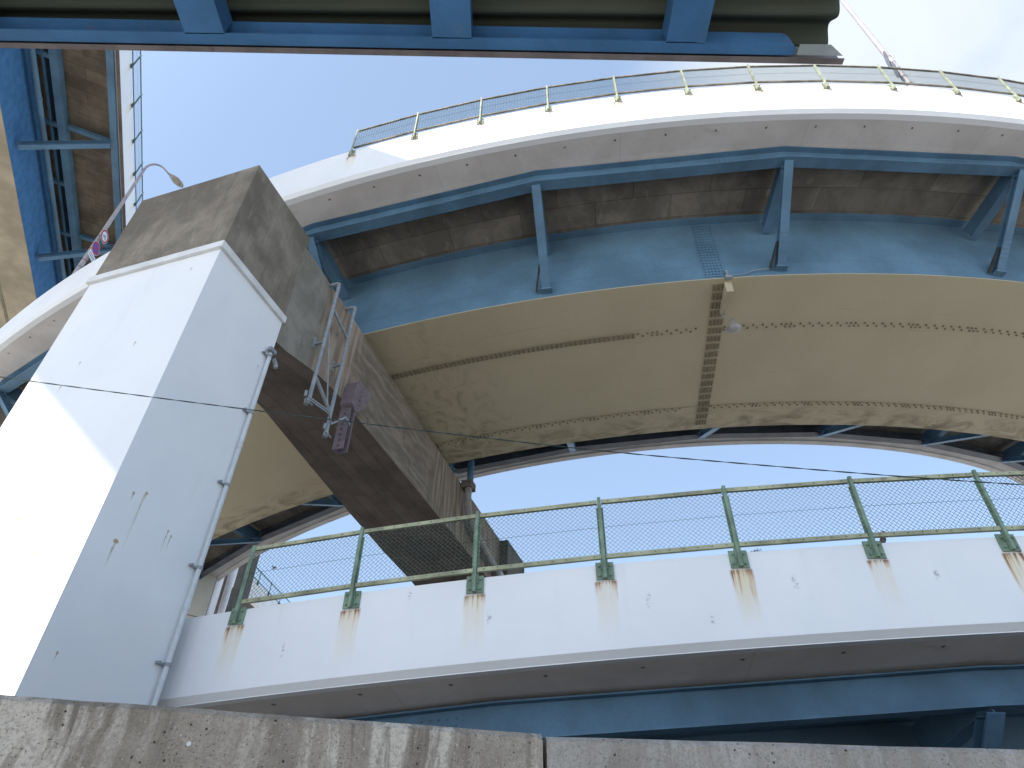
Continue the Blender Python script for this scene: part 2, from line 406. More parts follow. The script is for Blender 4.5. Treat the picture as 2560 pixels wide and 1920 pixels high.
# ------------------------------------------------------------------ the spiral: one circle, two turns of ramp
CX, CY, RAD = 8.012, 55.8, 46.955
TU, ZU, MU = -.2784, 18.997, .0584           # upper turn: angle of its first fence post, height of its hand rail, slope
TL, ZL, ML = -.2675, 4.924, .0512            # lower turn
class Turn:
    def __init__(s, t0, z0, m): s.t0, s.z0, s.m = t0, z0, m
    def z(s, th): return s.z0 + s.m * RAD * (th - s.t0)
    def p(s, th, rho, z):
        r = RAD - rho
        return V(CX + r * math.sin(th), CY - r * math.cos(th), s.z(th) + z)
    def out(s, th): return V(math.sin(th), -math.cos(th))
    def tan(s, th): return V(math.cos(th), math.sin(th), s.m).normalized()
UP, LO = Turn(TU, ZU, MU), Turn(TL, ZL, ML)

def sweep(mb, T, prof, ths, mi=None, closed=True, caps=True):
    n = len(prof); N = len(ths)
    P = [[T.p(th, r, z) for (r, z) in prof] for th in ths]
    m = n if closed else n - 1
    for k in range(m):
        (r0, z0), (r1, z1) = prof[k], prof[(k + 1) % n]
        vert = abs(z1 - z0) > abs(r1 - r0)
        a0, a1 = (z0, z1) if vert else (r0, r1)
        for i in range(N - 1):
            u0, u1 = RAD * (ths[i] - T.t0), RAD * (ths[i + 1] - T.t0)
            mb.face((P[i][k], P[i][(k + 1) % n], P[i + 1][(k + 1) % n], P[i + 1][k]),
                    [(u0, a0), (u0, a1), (u1, a1), (u1, a0)], mi[k] if mi else 0)
    if caps and closed:
        mb.face(P[0][::-1]); mb.face(P[-1])
def lin(a, b, n): return [a + (b - a) * i / n for i in range(n + 1)]

SUP = .10                                     # cross fall towards the inside of the bend
def build_turn(T, name, label, th0, th1, wb, cb, so, knees, near_only_bolts, pmat, splice, rec):
    root = thing(name, label, 'ramp', (CX, CY, GROUND))
    ths = lin(th0, th1, int((th1 - th0) / .008))
    top = -1.07; W = 14.3
    def fall(r, z): return z - SUP * max(0.0, r - 1.0)
    web0, web1, bot = 3.42, 9.95, so - 2.86
    # outer parapet with a dripping chamfer
    b = MB(); sweep(b, T, [(0, top), (0, wb), (.085, cb + .012), (.085, cb), (.26, cb), (.26, top)], ths)
    opar = b.build('parapet', pmat, root)
    b = MB(); sweep(b, T, [(.262, cb + .004), (1.0, so), (1.55, so - .055), (1.55, so + .25), (.262, so + .35)], ths)
    b.build('overhang_soffit', 'overhang_concrete', root)
    b = MB(); sweep(b, T, [(1.552, so - .051), (web0, fall(web0, so)), (web1, fall(web1, so)), (W - 1.1, fall(W - 1.1, so)), (W - 1.1, fall(W - 1.1, so) + .3), (1.552, so + .245)], ths)
    b.build('deck_slab', 'slab_concrete', root)
    zi = fall(W, so)
    b = MB(); sweep(b, T, [(W - 1.098, fall(W - 1.1, so)), (W - .27, zi), (W - .27, zi + .3), (W - 1.098, fall(W - 1.1, so) + .3)], ths)
    b.build('overhang_soffit', 'overhang_concrete', root)
    b = MB(); sweep(b, T, [(W - .268, zi - .05), (W, zi - .05), (W, zi + 1.5), (W - .268, zi + 1.5)], ths)
    b.build('parapet', 'overhang_concrete', root)
    b = MB(); sweep(b, T, [(.262, so + .352), (1.12, so + .30), (W - .27, zi + .302), (W - .27, zi + .36), (1.12, so + .37), (.262, so + .41)], ths)
    b.build('road_surface', 'asphalt', root)
    # box girder
    ft = fall(web0, so) - .004
    b = MB(); sweep(b, T, [(web0 - .24, ft - .045), (web0 + .24, ft - .045), (web0 + .24, ft), (web0 - .24, ft)], ths)
    sweep(b, T, [(web0, bot + .004), (web0 + .03, bot + .004), (web0 + .03, ft - .047), (web0, ft - .047)], ths)
    for zz in (bot + .62, bot + 1.55):        # longitudinal weld seams of the web plates
        sweep(b, T, [(web0 - .006, zz), (web0 - .001, zz - .004), (web0 - .001, zz + .012)], ths)
    w1 = b.build('girder_web', 'blue_girder_paint', root)
    ft1 = fall(web1, so) - .004; bot1 = bot - .55
    b = MB(); sweep(b, T, [(web1 - .16, ft1 - .045), (web1 + .16, ft1 - .045), (web1 + .16, ft1), (web1 - .16, ft1)], ths)
    sweep(b, T, [(web1 - .03, bot1 + .004), (web1, bot1 + .004), (web1, ft1 - .047), (web1 - .03, ft1 - .047)], ths)
    b.build('girder_web', 'blue_girder_paint', root)
    def zb(r): return bot + (bot1 - bot) * (r - web0) / (web1 - web0)
    b = MB(); sweep(b, T, [(web0 - .05, zb(web0 - .05) - .025), (web1 + .05, zb(web1 + .05) - .025), (web1 + .05, zb(web1 + .05)), (web0 - .05, zb(web0 - .05))], ths)
    gb = b.build('girder_bottom', 'tan_girder_paint', root)
    if near_only_bolts:
        b = MB()
        for r0 in (5.25, 8.85):
            u = 0.6; i = 0
            if r0 == 5.25:
                sweep(b, T, [(r0 - .11, zb(r0) - .037), (r0 + .11, zb(r0) - .038), (r0 + .11, zb(r0) - .027), (r0 - .11, zb(r0) - .026)], lin(T.t0 - .12, splice - .055, 40), [1] * 4)
            else:
                sweep(b, T, [(r0 - .10, zb(r0) - .034), (r0 - .075, zb(r0) - .034), (r0 - .075, zb(r0) - .026), (r0 - .10, zb(r0) - .026)], lin(T.t0 - .12, T.t0 + .75, 90), [1] * 4)
            u = -5.0
            while u < 27:
                th = T.t0 + u / RAD
                if abs(th - splice) > .008:
                    dense = r0 == 5.25 and th < splice - .055
                    rows = (-.06, .06) if dense or (i % 14 in (0, 1)) else ((-.06,) if i % 2 else (.05,))
                    for dr in rows: b.bolt(T.p(th, r0 + dr, zb(r0) - (.039 if dense else .026)), (0, 0, -1), .034, .035)
                u += .165; i += 1
        b.build('bolt_row', ['tan_bolt_paint', 'tan_splice_paint'], gb)
        # skewed transverse splice of the bottom plate and of the web
        b = MB(); n = 19
        for k in range(n):
            r0 = web0 + .12 + k * (web1 - web0 - .25) / n; r1 = r0 + (web1 - web0 - .25) / n - .085
            ta, tb_ = (splice + .0020 * (r - web0) for r in (r0, r1)); hw = .0054
            P = [T.p(ta - hw, r0, zb(r0) - .040), T.p(ta + hw, r0, zb(r0) - .040), T.p(tb_ + hw, r1, zb(r1) - .040), T.p(tb_ - hw, r1, zb(r1) - .040)]
            Q = [p + V(0, 0, .014) for p in P]
            b.hexa(P + Q, 0)
            for i in range(4):
                for j in range(3):
                    rr = r0 + (r1 - r0) * (.18 + .32 * j); tt = splice + .0020 * (rr - web0) - hw + 2 * hw * (.14 + .24 * i)
                    b.bolt(T.p(tt, rr, zb(rr) - .042), (0, 0, -1), .026, .032, 6, 1)
        b.build('splice_plate', ['tan_splice_paint', 'tan_bolt_paint'], gb)
        b = MB(); t2 = splice - .0035
        sweep(b, T, [(web0 - .022, bot + .12), (web0 - .002, bot + .12), (web0 - .002, ft - .12), (web0 - .022, ft - .12)], [t2 - .0066, t2 + .0066])
        for i in range(6):
            for j in range(19):
                b.bolt(T.p(t2 - .0056 + .00224 * i, web0 - .02, bot + .2 + j * (ft - bot - .4) / 18), T.out(t2), .03, .035, 6, 1)
        b.build('splice_plate', ['blue_girder_paint', 'blue_paint'], w1)
    # edge stringers run straight from bracket to bracket
    for (rh, sg) in ((1.0, 1), (W - 1.0, -1)):
        s0 = so if sg == 1 else fall(rh, so) - .0
        b = MB()
        ht = .60 if sg == 1 else .42
        for (x0, x1, z0, z1) in ((0, .34, s0 - ht, s0 - ht + .024), (0, .34, s0 - .085, s0 - .062), (.162, .180, s0 - ht + .025, s0 - .086)):
            sweep(b, T, [(rh + sg * x0, z0), (rh + sg * x1, z0), (rh + sg * x1, z1), (rh + sg * x0, z1)], knees)
        for q in range(len(knees) - 1):
            if sg == 1 and (near_only_bolts or q % 2 == 1):
                tt = knees[q] + (knees[q + 1] - knees[q]) * (.74 if near_only_bolts else .87)
                for i in range(5):
                    for j in range(3):
                        f_ = (tt - knees[q]) / (knees[q + 1] - knees[q]) + .02 * (i - 2)
                        A = T.p(knees[q], rh + .160, s0 - .20 - .10 * j); B = T.p(knees[q + 1], rh + .160, s0 - .20 - .10 * j)
                        b.bolt(A.lerp(B, f_), T.out(tt), .016, .02)
        b.build('stringer', 'blue_paint' if sg == 1 else 'grey_steel_paint', root)
    # brackets: inclined strut, level chord under the slab, foot plate
    for th in knees:
        for (ra, rb, zt, zf) in ((1.14, web0 - .03, so - .60, bot + .28), (W - 1.14, web1 + .03, fall(W - 1.1, so) - .42, bot1 + .30)):
            sg = 1 if rb > ra else -1
            A, B = T.p(th, ra, zt), T.p(th, rb, zf); tg = V(math.cos(th), math.sin(th), 0)
            d = (B - A).normalized(); nrm = d.cross(tg).normalized()
            if nrm.dot(T.out(th)) * sg < 0: nrm = -nrm
            b = MB()
            b.box((A + B) / 2 + nrm * .10, d * (B - A).length / 2, tg * .125, nrm * .012)
            b.box((A + B) / 2 - nrm * .10, d * (B - A).length / 2, tg * .125, nrm * .012)
            b.box((A + B) / 2, d * (B - A).length / 2, tg * .010, nrm * .087)
            for i in (-.065, .065):
                for j in range(5): b.bolt(A.lerp(B, .66 + .045 * j) + nrm * .112 + tg * i, nrm, .017, .02)
            st = b.build('strut', 'blue_paint', root)
            b = MB(); b.box(B + V(0, 0, -.05) - T.out(th) * sg * -.05, tg * .16, T.out(th) * .12, V(0, 0, .03)); b.build('foot_plate', 'blue_girder_paint', st)
            if sg == 1:
                b = MB(); b.bar(A.lerp(B, .74) - tg * .13, B - tg * .30 + T.out(th) * .03 + V(0, 0, -.02), .05, .09); b.build('side_stay', 'dark_steel', st)
            A2, B2 = T.p(th, ra + sg * .2, fall(ra, so) - .36), T.p(th, rb, fall(rb, so) - .42)
            b = MB(); d2 = (B2 - A2).normalized(); up = tg.cross(d2).normalized()
            if up.z < 0: up = -up
            b.box((A2 + B2) / 2, d2 * (B2 - A2).length / 2, tg * .010, up * .29)
            b.box((A2 + B2) / 2 - up * .30, d2 * (B2 - A2).length / 2, tg * .14, up * .011)
            b.build('bracket_beam', 'blue_paint', root)
    return root, opar

SPL = -.0475
kU = [-.162 + .155 * i for i in range(-5, 7)]; kU[4] = -.312; kU[3] = -.470
kL = [-.025 + .155 * i for i in range(-5, 6)]
up, uppar = build_turn(UP, 'spiral_ramp', 'upper ramp turn with sunlit white parapet, blue brackets and tan box girder belly', -.95, .80, -2.50, -2.615, -2.62, kU, True, 'upper_parapet_paint', SPL, .24)
lo, lopar = build_turn(LO, 'spiral_ramp', 'lower ramp turn with shaded rust streaked white parapet behind the concrete wall', -.72, .60, -2.315, -2.425, -2.53, kL, False, 'lower_parapet_paint', SPL, .05)

# ------------------------------------------------------------------ chain link fences on the parapets
def fence(posts, outs, rail_z, foot_z, rail_low, label, group, cells=22, base=None, wire=.0030, thin=1.0, pm='green_paint', rm='faded_rail_paint', rows=24):
    """posts: rail-top points; outs: outward directions"""
    root = thing('chain_link_fence', label, 'fence', base, group)
    n = len(posts)
    for i, (p, o) in enumerate(zip(posts, outs)):
        tg = V(-o.y, o.x, 0)
        b = MB()
        end = (i == 0)
        hh = rail_z + .03 - (foot_z - .0)
        c = p + o * .075 + V(0, 0, (rail_z + .03 + foot_z) / 2)
        w = .036 * thin
        if end:
            b.box(c, tg * w, o * .006, V(0, 0, hh / 2)); b.box(c - tg * (w - .006) - o * .03, tg * .006, o * .03, V(0, 0, hh / 2))
        else:   # hat shaped post
            b.box(c + o * .012, tg * w * .62, o * .006, V(0, 0, hh / 2))
            for s in (-1, 1):
                b.box(c + tg * s * w * .62 - o * .013, tg * .005, o * .027, V(0, 0, hh / 2 - .004))
                b.box(c + tg * s * (w + .004) - o * .034, tg * w * .40, o * .005, V(0, 0, hh / 2 - .15) ) if not end else None
            b.box(c + V(0, 0, hh / 2 + .006), tg * w * .7, o * .02, V(0, 0, .006))
        pr_ = b.build('post', pm, root)
        b = MB(); bc = p + o * .014 + V(0, 0, foot_z + .13)
        b.box(bc, tg * .135 * thin, o * .012, V(0, 0, .135))
        for s in (-1, 1):
            for zz in (-.075, .075): b.bolt(bc + tg * s * .085 + o * .012 + V(0, 0, zz), o, .019, .03)
        b.box(bc + o * .03, tg * .034, o * .02, V(0, 0, .128))
        b.build('bracket', pm, pr_)
    for nm, zz in (('top_rail', rail_z - .02), ('bottom_rail', rail_low)):
        b = MB()
        for i in range(n - 1):
            a, c = posts[i] + outs[i] * .05 + V(0, 0, zz), posts[i + 1] + outs[i + 1] * .05 + V(0, 0, zz)
            d = (c - a).normalized(); a = a + d * .035; c = c - d * .035
            b.bar(a + outs[i] * .012, c + outs[i] * .012, .008, .058 * thin)
            b.bar(a + V(0, 0, -.031 * thin) - outs[i] * .012, c + V(0, 0, -.031 * thin) - outs[i] * .012, .055 * thin, .008)
            for k in range(9): b.bolt(a.lerp(c, (k + .5) / 9) + outs[i] * .016, outs[i], .008, .012, 5, 1)
        b.build(nm, [rm, 'dark_steel'], root)
    b = MB()
    for i in range(n - 1):
        a, c = posts[i] + outs[i] * .045, posts[i + 1] + outs[i + 1] * .045
        d = (c - a); L = d.length
        z0, z1 = rail_low + .03, rail_z - .05; dz = (z1 - z0) / rows
        for k in range(2 * cells):
            pts = []
            for q in range(rows + 1):
                x = (k + ((q + k) % 2)) / (2 * cells); o = outs[i] * (.005 if q % 2 else -.005)
                pts.append(a.lerp(c, min(1, x)) + o + V(0, 0, z0 + dz * q))
            b.tube(pts, wire, 3, False)
        b.tube([a + V(0, 0, (z0 + z1) / 2 + .02), c + V(0, 0, (z0 + z1) / 2 + .02)], wire * .8, 3, False)
    b.build('wire_mesh', 'mesh_wire', root)
    return root
def arc_posts(T, t0, step, n):
    P = [T.p(t0 + step * i / RAD, 0, 0) for i in range(n)]; O = [T.out(t0 + step * i / RAD) for i in range(n)]
    return P, O
P, O = arc_posts(UP, TU, 2.0, 20)
fence(P, O, 0, -1.385, -1.0, 'green chain link fence on the upper ramp parapet, in full sun', None, 24, P[0], .0036, .72, 'faded_green_paint', 'old_rail_paint')
P, O = arc_posts(LO, TL, 1.985, 16)
fence(P, O, 0, -1.305, -.955, 'green chain link fence on the lower ramp parapet above the rust streaks', None, 25, P[0], .0043)

# ------------------------------------------------------------------ pier: white column, concrete head, cross beam, inner column
D2 = V(math.cos(math.radians(72.3)), math.sin(math.radians(72.3))); N2 = V(D2.y, -D2.x)
P0 = V(-5.922, 8.401)
def W3(a, n, z): return P0 + D2 * a + N2 * n + V(0, 0, z)
def blk(mb, a0, a1, n0, n1, z0, z1, mi=0):
    mb.hexa([W3(a0, n0, z0), W3(a0, n1, z0), W3(a1, n1, z0), W3(a1, n0, z0), W3(a0, n0, z1), W3(a0, n1, z1), W3(a1, n1, z1), W3(a1, n0, z1)], mi)
pier = thing('bridge_pier', 'portal pier with white painted column, bare concrete head and long cross beam under the ramp', 'pier', (P0.x, P0.y, GROUND))
LW, MW = 2.217, 3.296
b = MB(); blk(b, 0, LW, -MW, 0, GROUND, 10.42)
colw = b.build('column', 'white_column_paint', pier)
md = colw.modifiers.new('edge', 'BEVEL'); md.width = .085; md.segments = 5; md.limit_method = 'ANGLE'
def stain(p, ax, w, h, nrm, mat, parent):
    p = Vector(p) + Vector(nrm) * .003; ax = Vector(ax).normalized(); b = MB()
    b.quad(p - ax * w - V(0, 0, h * .8), p + ax * w - V(0, 0, h * .8), p + ax * w + V(0, 0, h * .2), p - ax * w + V(0, 0, h * .2), [(-1, 0), (1, 0), (1, 1), (-1, 1)])
    b.build('rust_stain' if mat == 'rust_stain' else 'rust_run' if mat == 'rust_run' else 'scuff', mat, parent)
for (face, x, z, w, h) in (('L', -1.05, 8.1, .05, .25), ('L', -2.2, 7.9, .05, .2), ('L', -2.35, 7.35, .05, .3), ('L', -2.75, 6.6, .06, .25), ('L', -2.2, 6.75, .05, .45), ('L', -1.6, 4.6, .08, .25), ('L', -1.9, 4.1, .06, .2), ('L', -.9, 3.95, .08, .2), ('L', -1.2, 5.2, .06, .2), ('L', -2.5, 4.6, .08, .25),
                           ('L', -.55, 10.0, .05, .2), ('R', .62, 5.12, .08, .24), ('R', .40, 5.0, .06, .25), ('R', .45, 4.22, .11, .36), ('R', 1.28, 4.78, .05, .3), ('R', 1.37, 4.74, .045, .24), ('R', .30, 2.6, .045, .2), ('R', 1.95, 8.9, .03, .3)):
    w *= .5; h *= .85
    if face == 'L': stain(W3(0, x, z), N2, w, h, -D2, 'rust_stain', colw)
    else: stain(W3(x, 0, z), D2, w, h, N2, 'rust_stain', colw)
for (x, z, w, h) in ((.60, 5.0, .05, 1.35), (.44, 4.1, .05, .5), (1.27, 4.68, .025, .5), (1.36, 4.66, .022, .35)): stain(W3(x, .002, z), D2, w, h, N2, 'rust_run', colw)
b = MB(); e = .07
blk(b, -e, LW + .02, -MW - e, e, 10.424, 10.60)
b.build('trim_band', 'white_trim_paint', pier)
b = MB(); blk(b, -.01, LW, -MW - .01, .01, 10.603, 13.46)
cap = b.build('column_head', 'cap_concrete', pier)
md = cap.modifiers.new('edge', 'BEVEL'); md.width = .035; md.segments = 2; md.limit_method = 'ANGLE'
prof = [(2.22, 9.85, 13.1, -1.95), (2.6, 9.9, 13.09, -1.98), (3.2, 10.06, 13.06, -2.05), (3.9, 10.24, 13.03, -2.1), (4.8, 10.34, 13.0, -2.2), (7, 10.34, 12.86, -2.42), (10.5, 10.33, 12.66, -2.74), (13.7, 10.31, 12.59, -2.95), (16, 10.26, 12.53, -3.0), (17.3, 10.1, 12.5, -3.0), (18.0, 9.8, 12.49, -3.0)]
b = MB()
for i in range(len(prof) - 1):
    a0, b0, t0, n0 = prof[i]; a1, b1, t1, n1 = prof[i + 1]
    b.face((W3(a0, 0, b0), W3(a1, 0, b1), W3(a1, 0, t1), W3(a0, 0, t0)), [(a0, b0), (a1, b1), (a1, t1), (a0, t0)], 0)
    b.face((W3(a0, n0, t0), W3(a1, n1, t1), W3(a1, n1, b1), W3(a0, n0, b0)), [(a0, t0), (a1, t1), (a1, b1), (a0, b0)], 0)
    b.face((W3(a0, 0, t0), W3(a1, 0, t1), W3(a1, n1, t1), W3(a0, n0, t0)), [(a0, 0), (a1, 0), (a1, n1), (a0, n0)], 0)
    b.face((W3(a0, n0, b0), W3(a1, n1, b1), W3(a1, 0, b1), W3(a0, 0, b0)), [(a0, n0), (a1, n1), (a1, 0), (a0, 0)], 1)
b.build('cross_beam', ['beam_concrete', 'beam_soffit_concrete'], pier)
b = MB(); blk(b, 18.003, 20.5, -3.15, .35, GROUND, 12.45)
b.build('inner_column', 'inner_column_concrete', pier)
b = MB()
for a, zt in ((4.6, 13.40), (9.4, 13.0)): blk(b, a - .35, a + .35, -1.9, -.7, 12.7, zt + .05)
b.build('bearing', 'dark_steel', pier)

# conduit down the right face of the column
cr = thing('conduit_pipe', 'thin white conduit clipped down the right edge of the white column', 'pipe', W3(2.08, .1, GROUND))
b = MB(); b.tube([W3(2.09, .085, GROUND), W3(2.09, .085, 9.35)], .042, 10)
for z in (3.8, 6.9): b.tube([W3(2.09, .085, z), W3(2.09, .085, z + .09)], .05, 10)
b.build('pipe', 'conduit_paint', cr)
for z in (2.95, 4.5, 6.1, 7.75, 9.28):
    b = MB(); b.bar(W3(1.92, .03, z), W3(2.20, .03, z), .035, .03); b.bar(W3(1.94, .005, z), W3(1.94, .085, z), .035, .04)
    b.tube([W3(2.09, .085, z - .025), W3(2.09, .085, z + .025)], .056, 10); b.bolt(W3(1.96, .05, z), N2, .014, .02); b.bolt(W3(2.18, .05, z), N2, .014, .02)
    b.build('clip', 'galvanised_steel', cr)
b = MB(); b.box(W3(2.1, .09, 9.44), D2 * .10, N2 * .05, V(0, 0, .045)); b.tube([W3(2.2, .1, 9.30), W3(2.33, .1, 9.22), W3(2.33, .1, 9.14)], .045, 8)
b.build('end_fitting', 'galvanised_steel', cr)

# pipe frame with arms on the beam's side
fr = thing('pipe_frame', 'galvanised pipe frame with two hooked uprights on the side of the cross beam', 'frame', W3(3.8, .3, 8.9))
for k, (a, z0, z1) in enumerate(((3.42, 8.97, 12.97), (4.30, 8.75, 12.95))):
    b = MB(); b.tube([W3(a, .02, z1), W3(a, .22, z1), W3(a, .27, z1 - .015), W3(a, .295, z1 - .05), W3(a, .3, z1 - .1), W3(a, .3, z0)], .048, 10)
    u = b.build('upright', 'galvanised_steel', fr)
    b = MB(); b.box(W3(a + .03, .012, 10.9), D2 * .06, N2 * .012, V(0, 0, .16)); b.bar(W3(a + .02, .02, 10.84), W3(a, .3, 10.86), .05, .05)
    b.bolt(W3(a + .03, .024, 10.98), N2, .02, .03); b.build('wall_bracket', 'galvanised_steel', u)
b = MB(); b.tube([W3(3.42, .3, 12.02), W3(4.30, .3, 11.72)], .042, 8); b.build('crossbar', 'galvanised_steel', fr)
b = MB(); b.tube([W3(3.42, .3, 9.75), W3(4.30, .3, 9.3)], .042, 8); b.build('crossbar', 'galvanised_steel', fr)
b = MB(); b.tube([W3(3.46, .33, 11.2), W3(3.95, .42, 9.25)], .02, 6); b.build('brace', 'galvanised_steel', fr)
b = MB()
for z in (9.0, 9.06): b.bar(W3(3.38, .35, z), W3(4.0, .45, z + .06), .03, .03)
b.bar(W3(4.0, .45, 9.1), W3(4.34, .36, 8.98), .035, .04); b.bar(W3(4.34, .36, 9.0), W3(4.62, .5, 9.35), .03, .04); b.bar(W3(4.62, .5, 9.35), W3(4.95, .42, 9.38), .07, .06)
b.build('cable_arm', 'galvanised_steel', fr)
b = MB()
for (a, z) in ((3.36, 8.98), (4.30, 8.72)):
    b.tube([W3(a, .3, z + .02), W3(a, .3, z - .10)], .065, 8); b.tube([W3(a - .1, .3, z + .05), W3(a - .1, .3, z + .2)], .035, 8)
    b.tube([W3(a - .12, .36, z - .05), W3(a + .14, .36, z - .05)], .02, 6)
b.build('clamp', 'galvanised_steel', fr)

# brown steel hood below the beam's edge
hd = thing('steel_hood', 'brown steel hood with slotted leg bolted to the lower edge of the beam', 'hood', W3(5.2, .2, 9.3))
def hexprism(mb, poly, n0, n1, mi=0):
    A = [W3(a, n0, z) for a, z in poly]; B = [W3(a, n1, z) for a, z in poly]
    mb.face(B, None, mi); mb.face(A[::-1], None, mi); m = len(poly)
    for k in range(m): mb.face((A[k], A[(k + 1) % m], B[(k + 1) % m], B[k]), None, mi)
b = MB(); hexprism(b, [(4.98, 10.12), (5.22, 9.98), (5.62, 10.40), (5.78, 10.86), (5.74, 10.98), (5.16, 10.96), (5.02, 10.74)], .01, .36)
b.build('hood', 'brown_steel', hd)
b = MB(); hexprism(b, [(5.00, 9.98), (5.24, 9.98), (5.24, 8.75), (5.00, 8.75)], .05, .09); hexprism(b, [(5.00, 9.98), (5.04, 9.98), (5.04, 8.75), (5.00, 8.75)], .09, .34); hexprism(b, [(5.20, 9.98), (5.24, 9.98), (5.24, 8.75), (5.20, 8.75)], .09, .34)
b.build('slotted_leg', 'brown_steel', hd)
for k in range(7): b = MB(); b.box(W3(4.996, .2, 8.85 + .16 * k), D2 * .006, N2 * .025, V(0, 0, .02)); b.build('slot', 'dark_steel', hd)
for k in range(4): b = MB(); b.box(W3(5.3, .362, 10.25 + .15 * k), D2 * .03, N2 * .004, V(0, 0, .01)); b.build('slot', 'dark_steel', hd)

# rain water pipe at the inner end of the beam
dp = thing('drain_pipe', 'drain pipe dropping from the girder through a concrete collar beside the inner column', 'pipe', W3(13.5, .25, 12.5))
b = MB(); b.tube([W3(13.6, .25, 13.7), W3(13.6, .25, 12.7)], .125, 14); b.build('downpipe', 'blue_paint', dp)
b = MB(); b.box(W3(13.55, .21, 12.56), D2 * .24, N2 * .205, V(0, 0, .15)); b.build('collar', 'collar_concrete', dp)
b = MB(); b.tube([W3(13.5, .25, 12.45), W3(13.46, .25, 12.1), W3(13.5, .25, 11.7), W3(13.7, .25, 11.35), W3(14.2, .25, 11.1), W3(15.4, .25, 10.85), W3(17.2, .25, 10.62)], .135, 12); b.build('elbow_pipe', 'drain_grey', dp)
b = MB(); b.tube([W3(17.0, .25, 10.66), W3(17.4, .25, 10.58)], .17, 12); b.build('coupling', 'galvanised_steel', dp)

# ------------------------------------------------------------------ pendant lamp under the tan girder
LT = -.043
lb = thing('pendant_lamp', 'small bell lamp hanging on a bracket under the tan girder belly', 'lamp', (6.46, 13.48, 13.3))
b = MB(); A = UP.p(LT, 3.5, -5.50); B = UP.p(LT, 4.55, -5.58)
tg = UP.tan(LT); rd = -UP.out(LT)
b.hexa([A + V(0, 0, -.42) - tg * .10, A + V(0, 0, -.42) + tg * .10, B + V(0, 0, -.16) + tg * .05, B + V(0, 0, -.16) - tg * .05, A - tg * .10, A + tg * .10, B + tg * .05, B - tg * .05])
b.build('bracket', 'tan_girder_paint', lb)
b = MB(); q = UP.p(LT, 3.36, -5.48); b.box(q, tg * .10, rd * .05, V(0, 0, .05)); b.box(q + V(0, 0, .16) - tg * .02, tg * .03, rd * .03, V(0, 0, .12))
b.tube([q + V(0, 0, .06), q + tg * .5 + V(0, 0, .10), q + tg * .75 + V(0, 0, .22), q + tg * 1.25 + V(0, 0, .26)], .013, 6); b.build('junction_box', 'galvanised_steel', lb)
C = V(6.46, 13.48, 13.42)
b = MB(); b.tube([B + V(0, 0, -.16), B + V(0, 0, -.22), C + V(0, 0, .2)], .014, 6); b.build('stem', 'galvanised_steel', lb)
b = MB(); b.lathe([(.0, .30), (.06, .29), (.075, .14), (.09, .10), (.15, .02), (.205, -.06), (.215, -.085), (.20, -.085)], C, (0, 0, 1), 28); b.build('shade', 'lamp_grey', lb, True)
b = MB(); b.lathe([(.20, -.08), (.19, -.10), (.13, -.15), (.06, -.175), (.0, -.18)], C, (0, 0, 1), 28); b.build('lens', 'lamp_grey', lb, True)

# ------------------------------------------------------------------ street lamps with signs
def street_lamp(base, h, arm, label, straps):
    base = Vector(base); arm = Vector(arm).normalized()
    root = thing('street_lamp', label, 'street lamp', base, 'street lamps on the ramps')
    b = MB(); hs = lin(0, h, 10)
    b.tube([base + V(0, 0, z) for z in hs], [.108 - .052 * z / h for z in hs], 14)
    top = base + V(0, 0, h)
    pl = b.build('pole', 'pole_paint', root, True)
    for z in straps: b = MB(); b.tube([base + V(0, 0, z), base + V(0, 0, z + .02)], .116 - .052 * z / h, 12); b.build('strap', 'dark_steel', pl)
    pts = [top + V(0, 0, -.05)] + [top + arm * (.52 * (1 - math.cos(k * PI / 16))) + V(0, 0, .78 * math.sin(k * PI / 16)) for k in range(0, 9)] + [top + arm * .68 + V(0, 0, .73), top + arm * .90 + V(0, 0, .60)]
    b = MB(); b.tube(pts, [.056 - .018 * k / (len(pts) - 1) for k in range(len(pts))], 12); b.build('arm', 'pole_paint', root, True)
    d = (arm * .93 + V(0, 0, -.32)).normalized(); c = top + arm * .88 + V(0, 0, .61); sd = d.cross(V(0, 0, 1)).normalized(); u = sd.cross(d)
    b = MB(); rings = []
    secs = [(-.05, .04, .04), (.08, .07, .06), (.22, .155, .11), (.42, .215, .13), (.64, .20, .115), (.80, .12, .07), (.85, .025, .018)]
    for (x, w, hgt) in secs: rings.append([c + d * x + sd * w * math.cos(2 * PI * k / 20) + u * (hgt * math.sin(2 * PI * k / 20) * (1.0 if math.sin(2 * PI * k / 20) > 0 else .35)) for k in range(20)])
    for i in range(len(rings) - 1):
        for k in range(20): b.quad(rings[i][k], rings[i][(k + 1) % 20], rings[i + 1][(k + 1) % 20], rings[i + 1][k])
    hd_ = b.build('lamp_head', 'lamp_grey', root, True)
    b = MB(); pts = []
    rows = 5
    for j in range(rows):
        f = math.cos(j / (rows - 1) * PI / 2); dep = .036 + .045 * math.sin(j / (rows - 1) * PI / 2)
        pts.append([c + d * (.48 + .24 * f * math.cos(2 * PI * k / 20)) + sd * .175 * f * math.sin(2 * PI * k / 20) - u * dep for k in range(20)])
    for j in range(rows - 1):
        for k in range(20): b.quad(pts[j][k], pts[j + 1][k], pts[j + 1][(k + 1) % 20], pts[j][(k + 1) % 20])
    b.build('lens', 'lens_glass', hd_, True)
    return root
L1 = V(-17.03, 16.80, 17.1)
lamp1 = street_lamp(L1, 9.42, (.72, .69, 0), 'grey street lamp with drooping head and round signs, beside the approach bridge', (2.0, 2.5, 2.9, 3.6, 4.4, 4.8))
L2 = UP.p(.1085, .95, -2.2)
lamp2 = street_lamp(L2, 13.6, -UP.out(.1085), 'rust stained street lamp pole rising above the sunlit upper fence', (2.5, 2.95, 3.4, 3.9, 4.5, 4.95, 5.35))
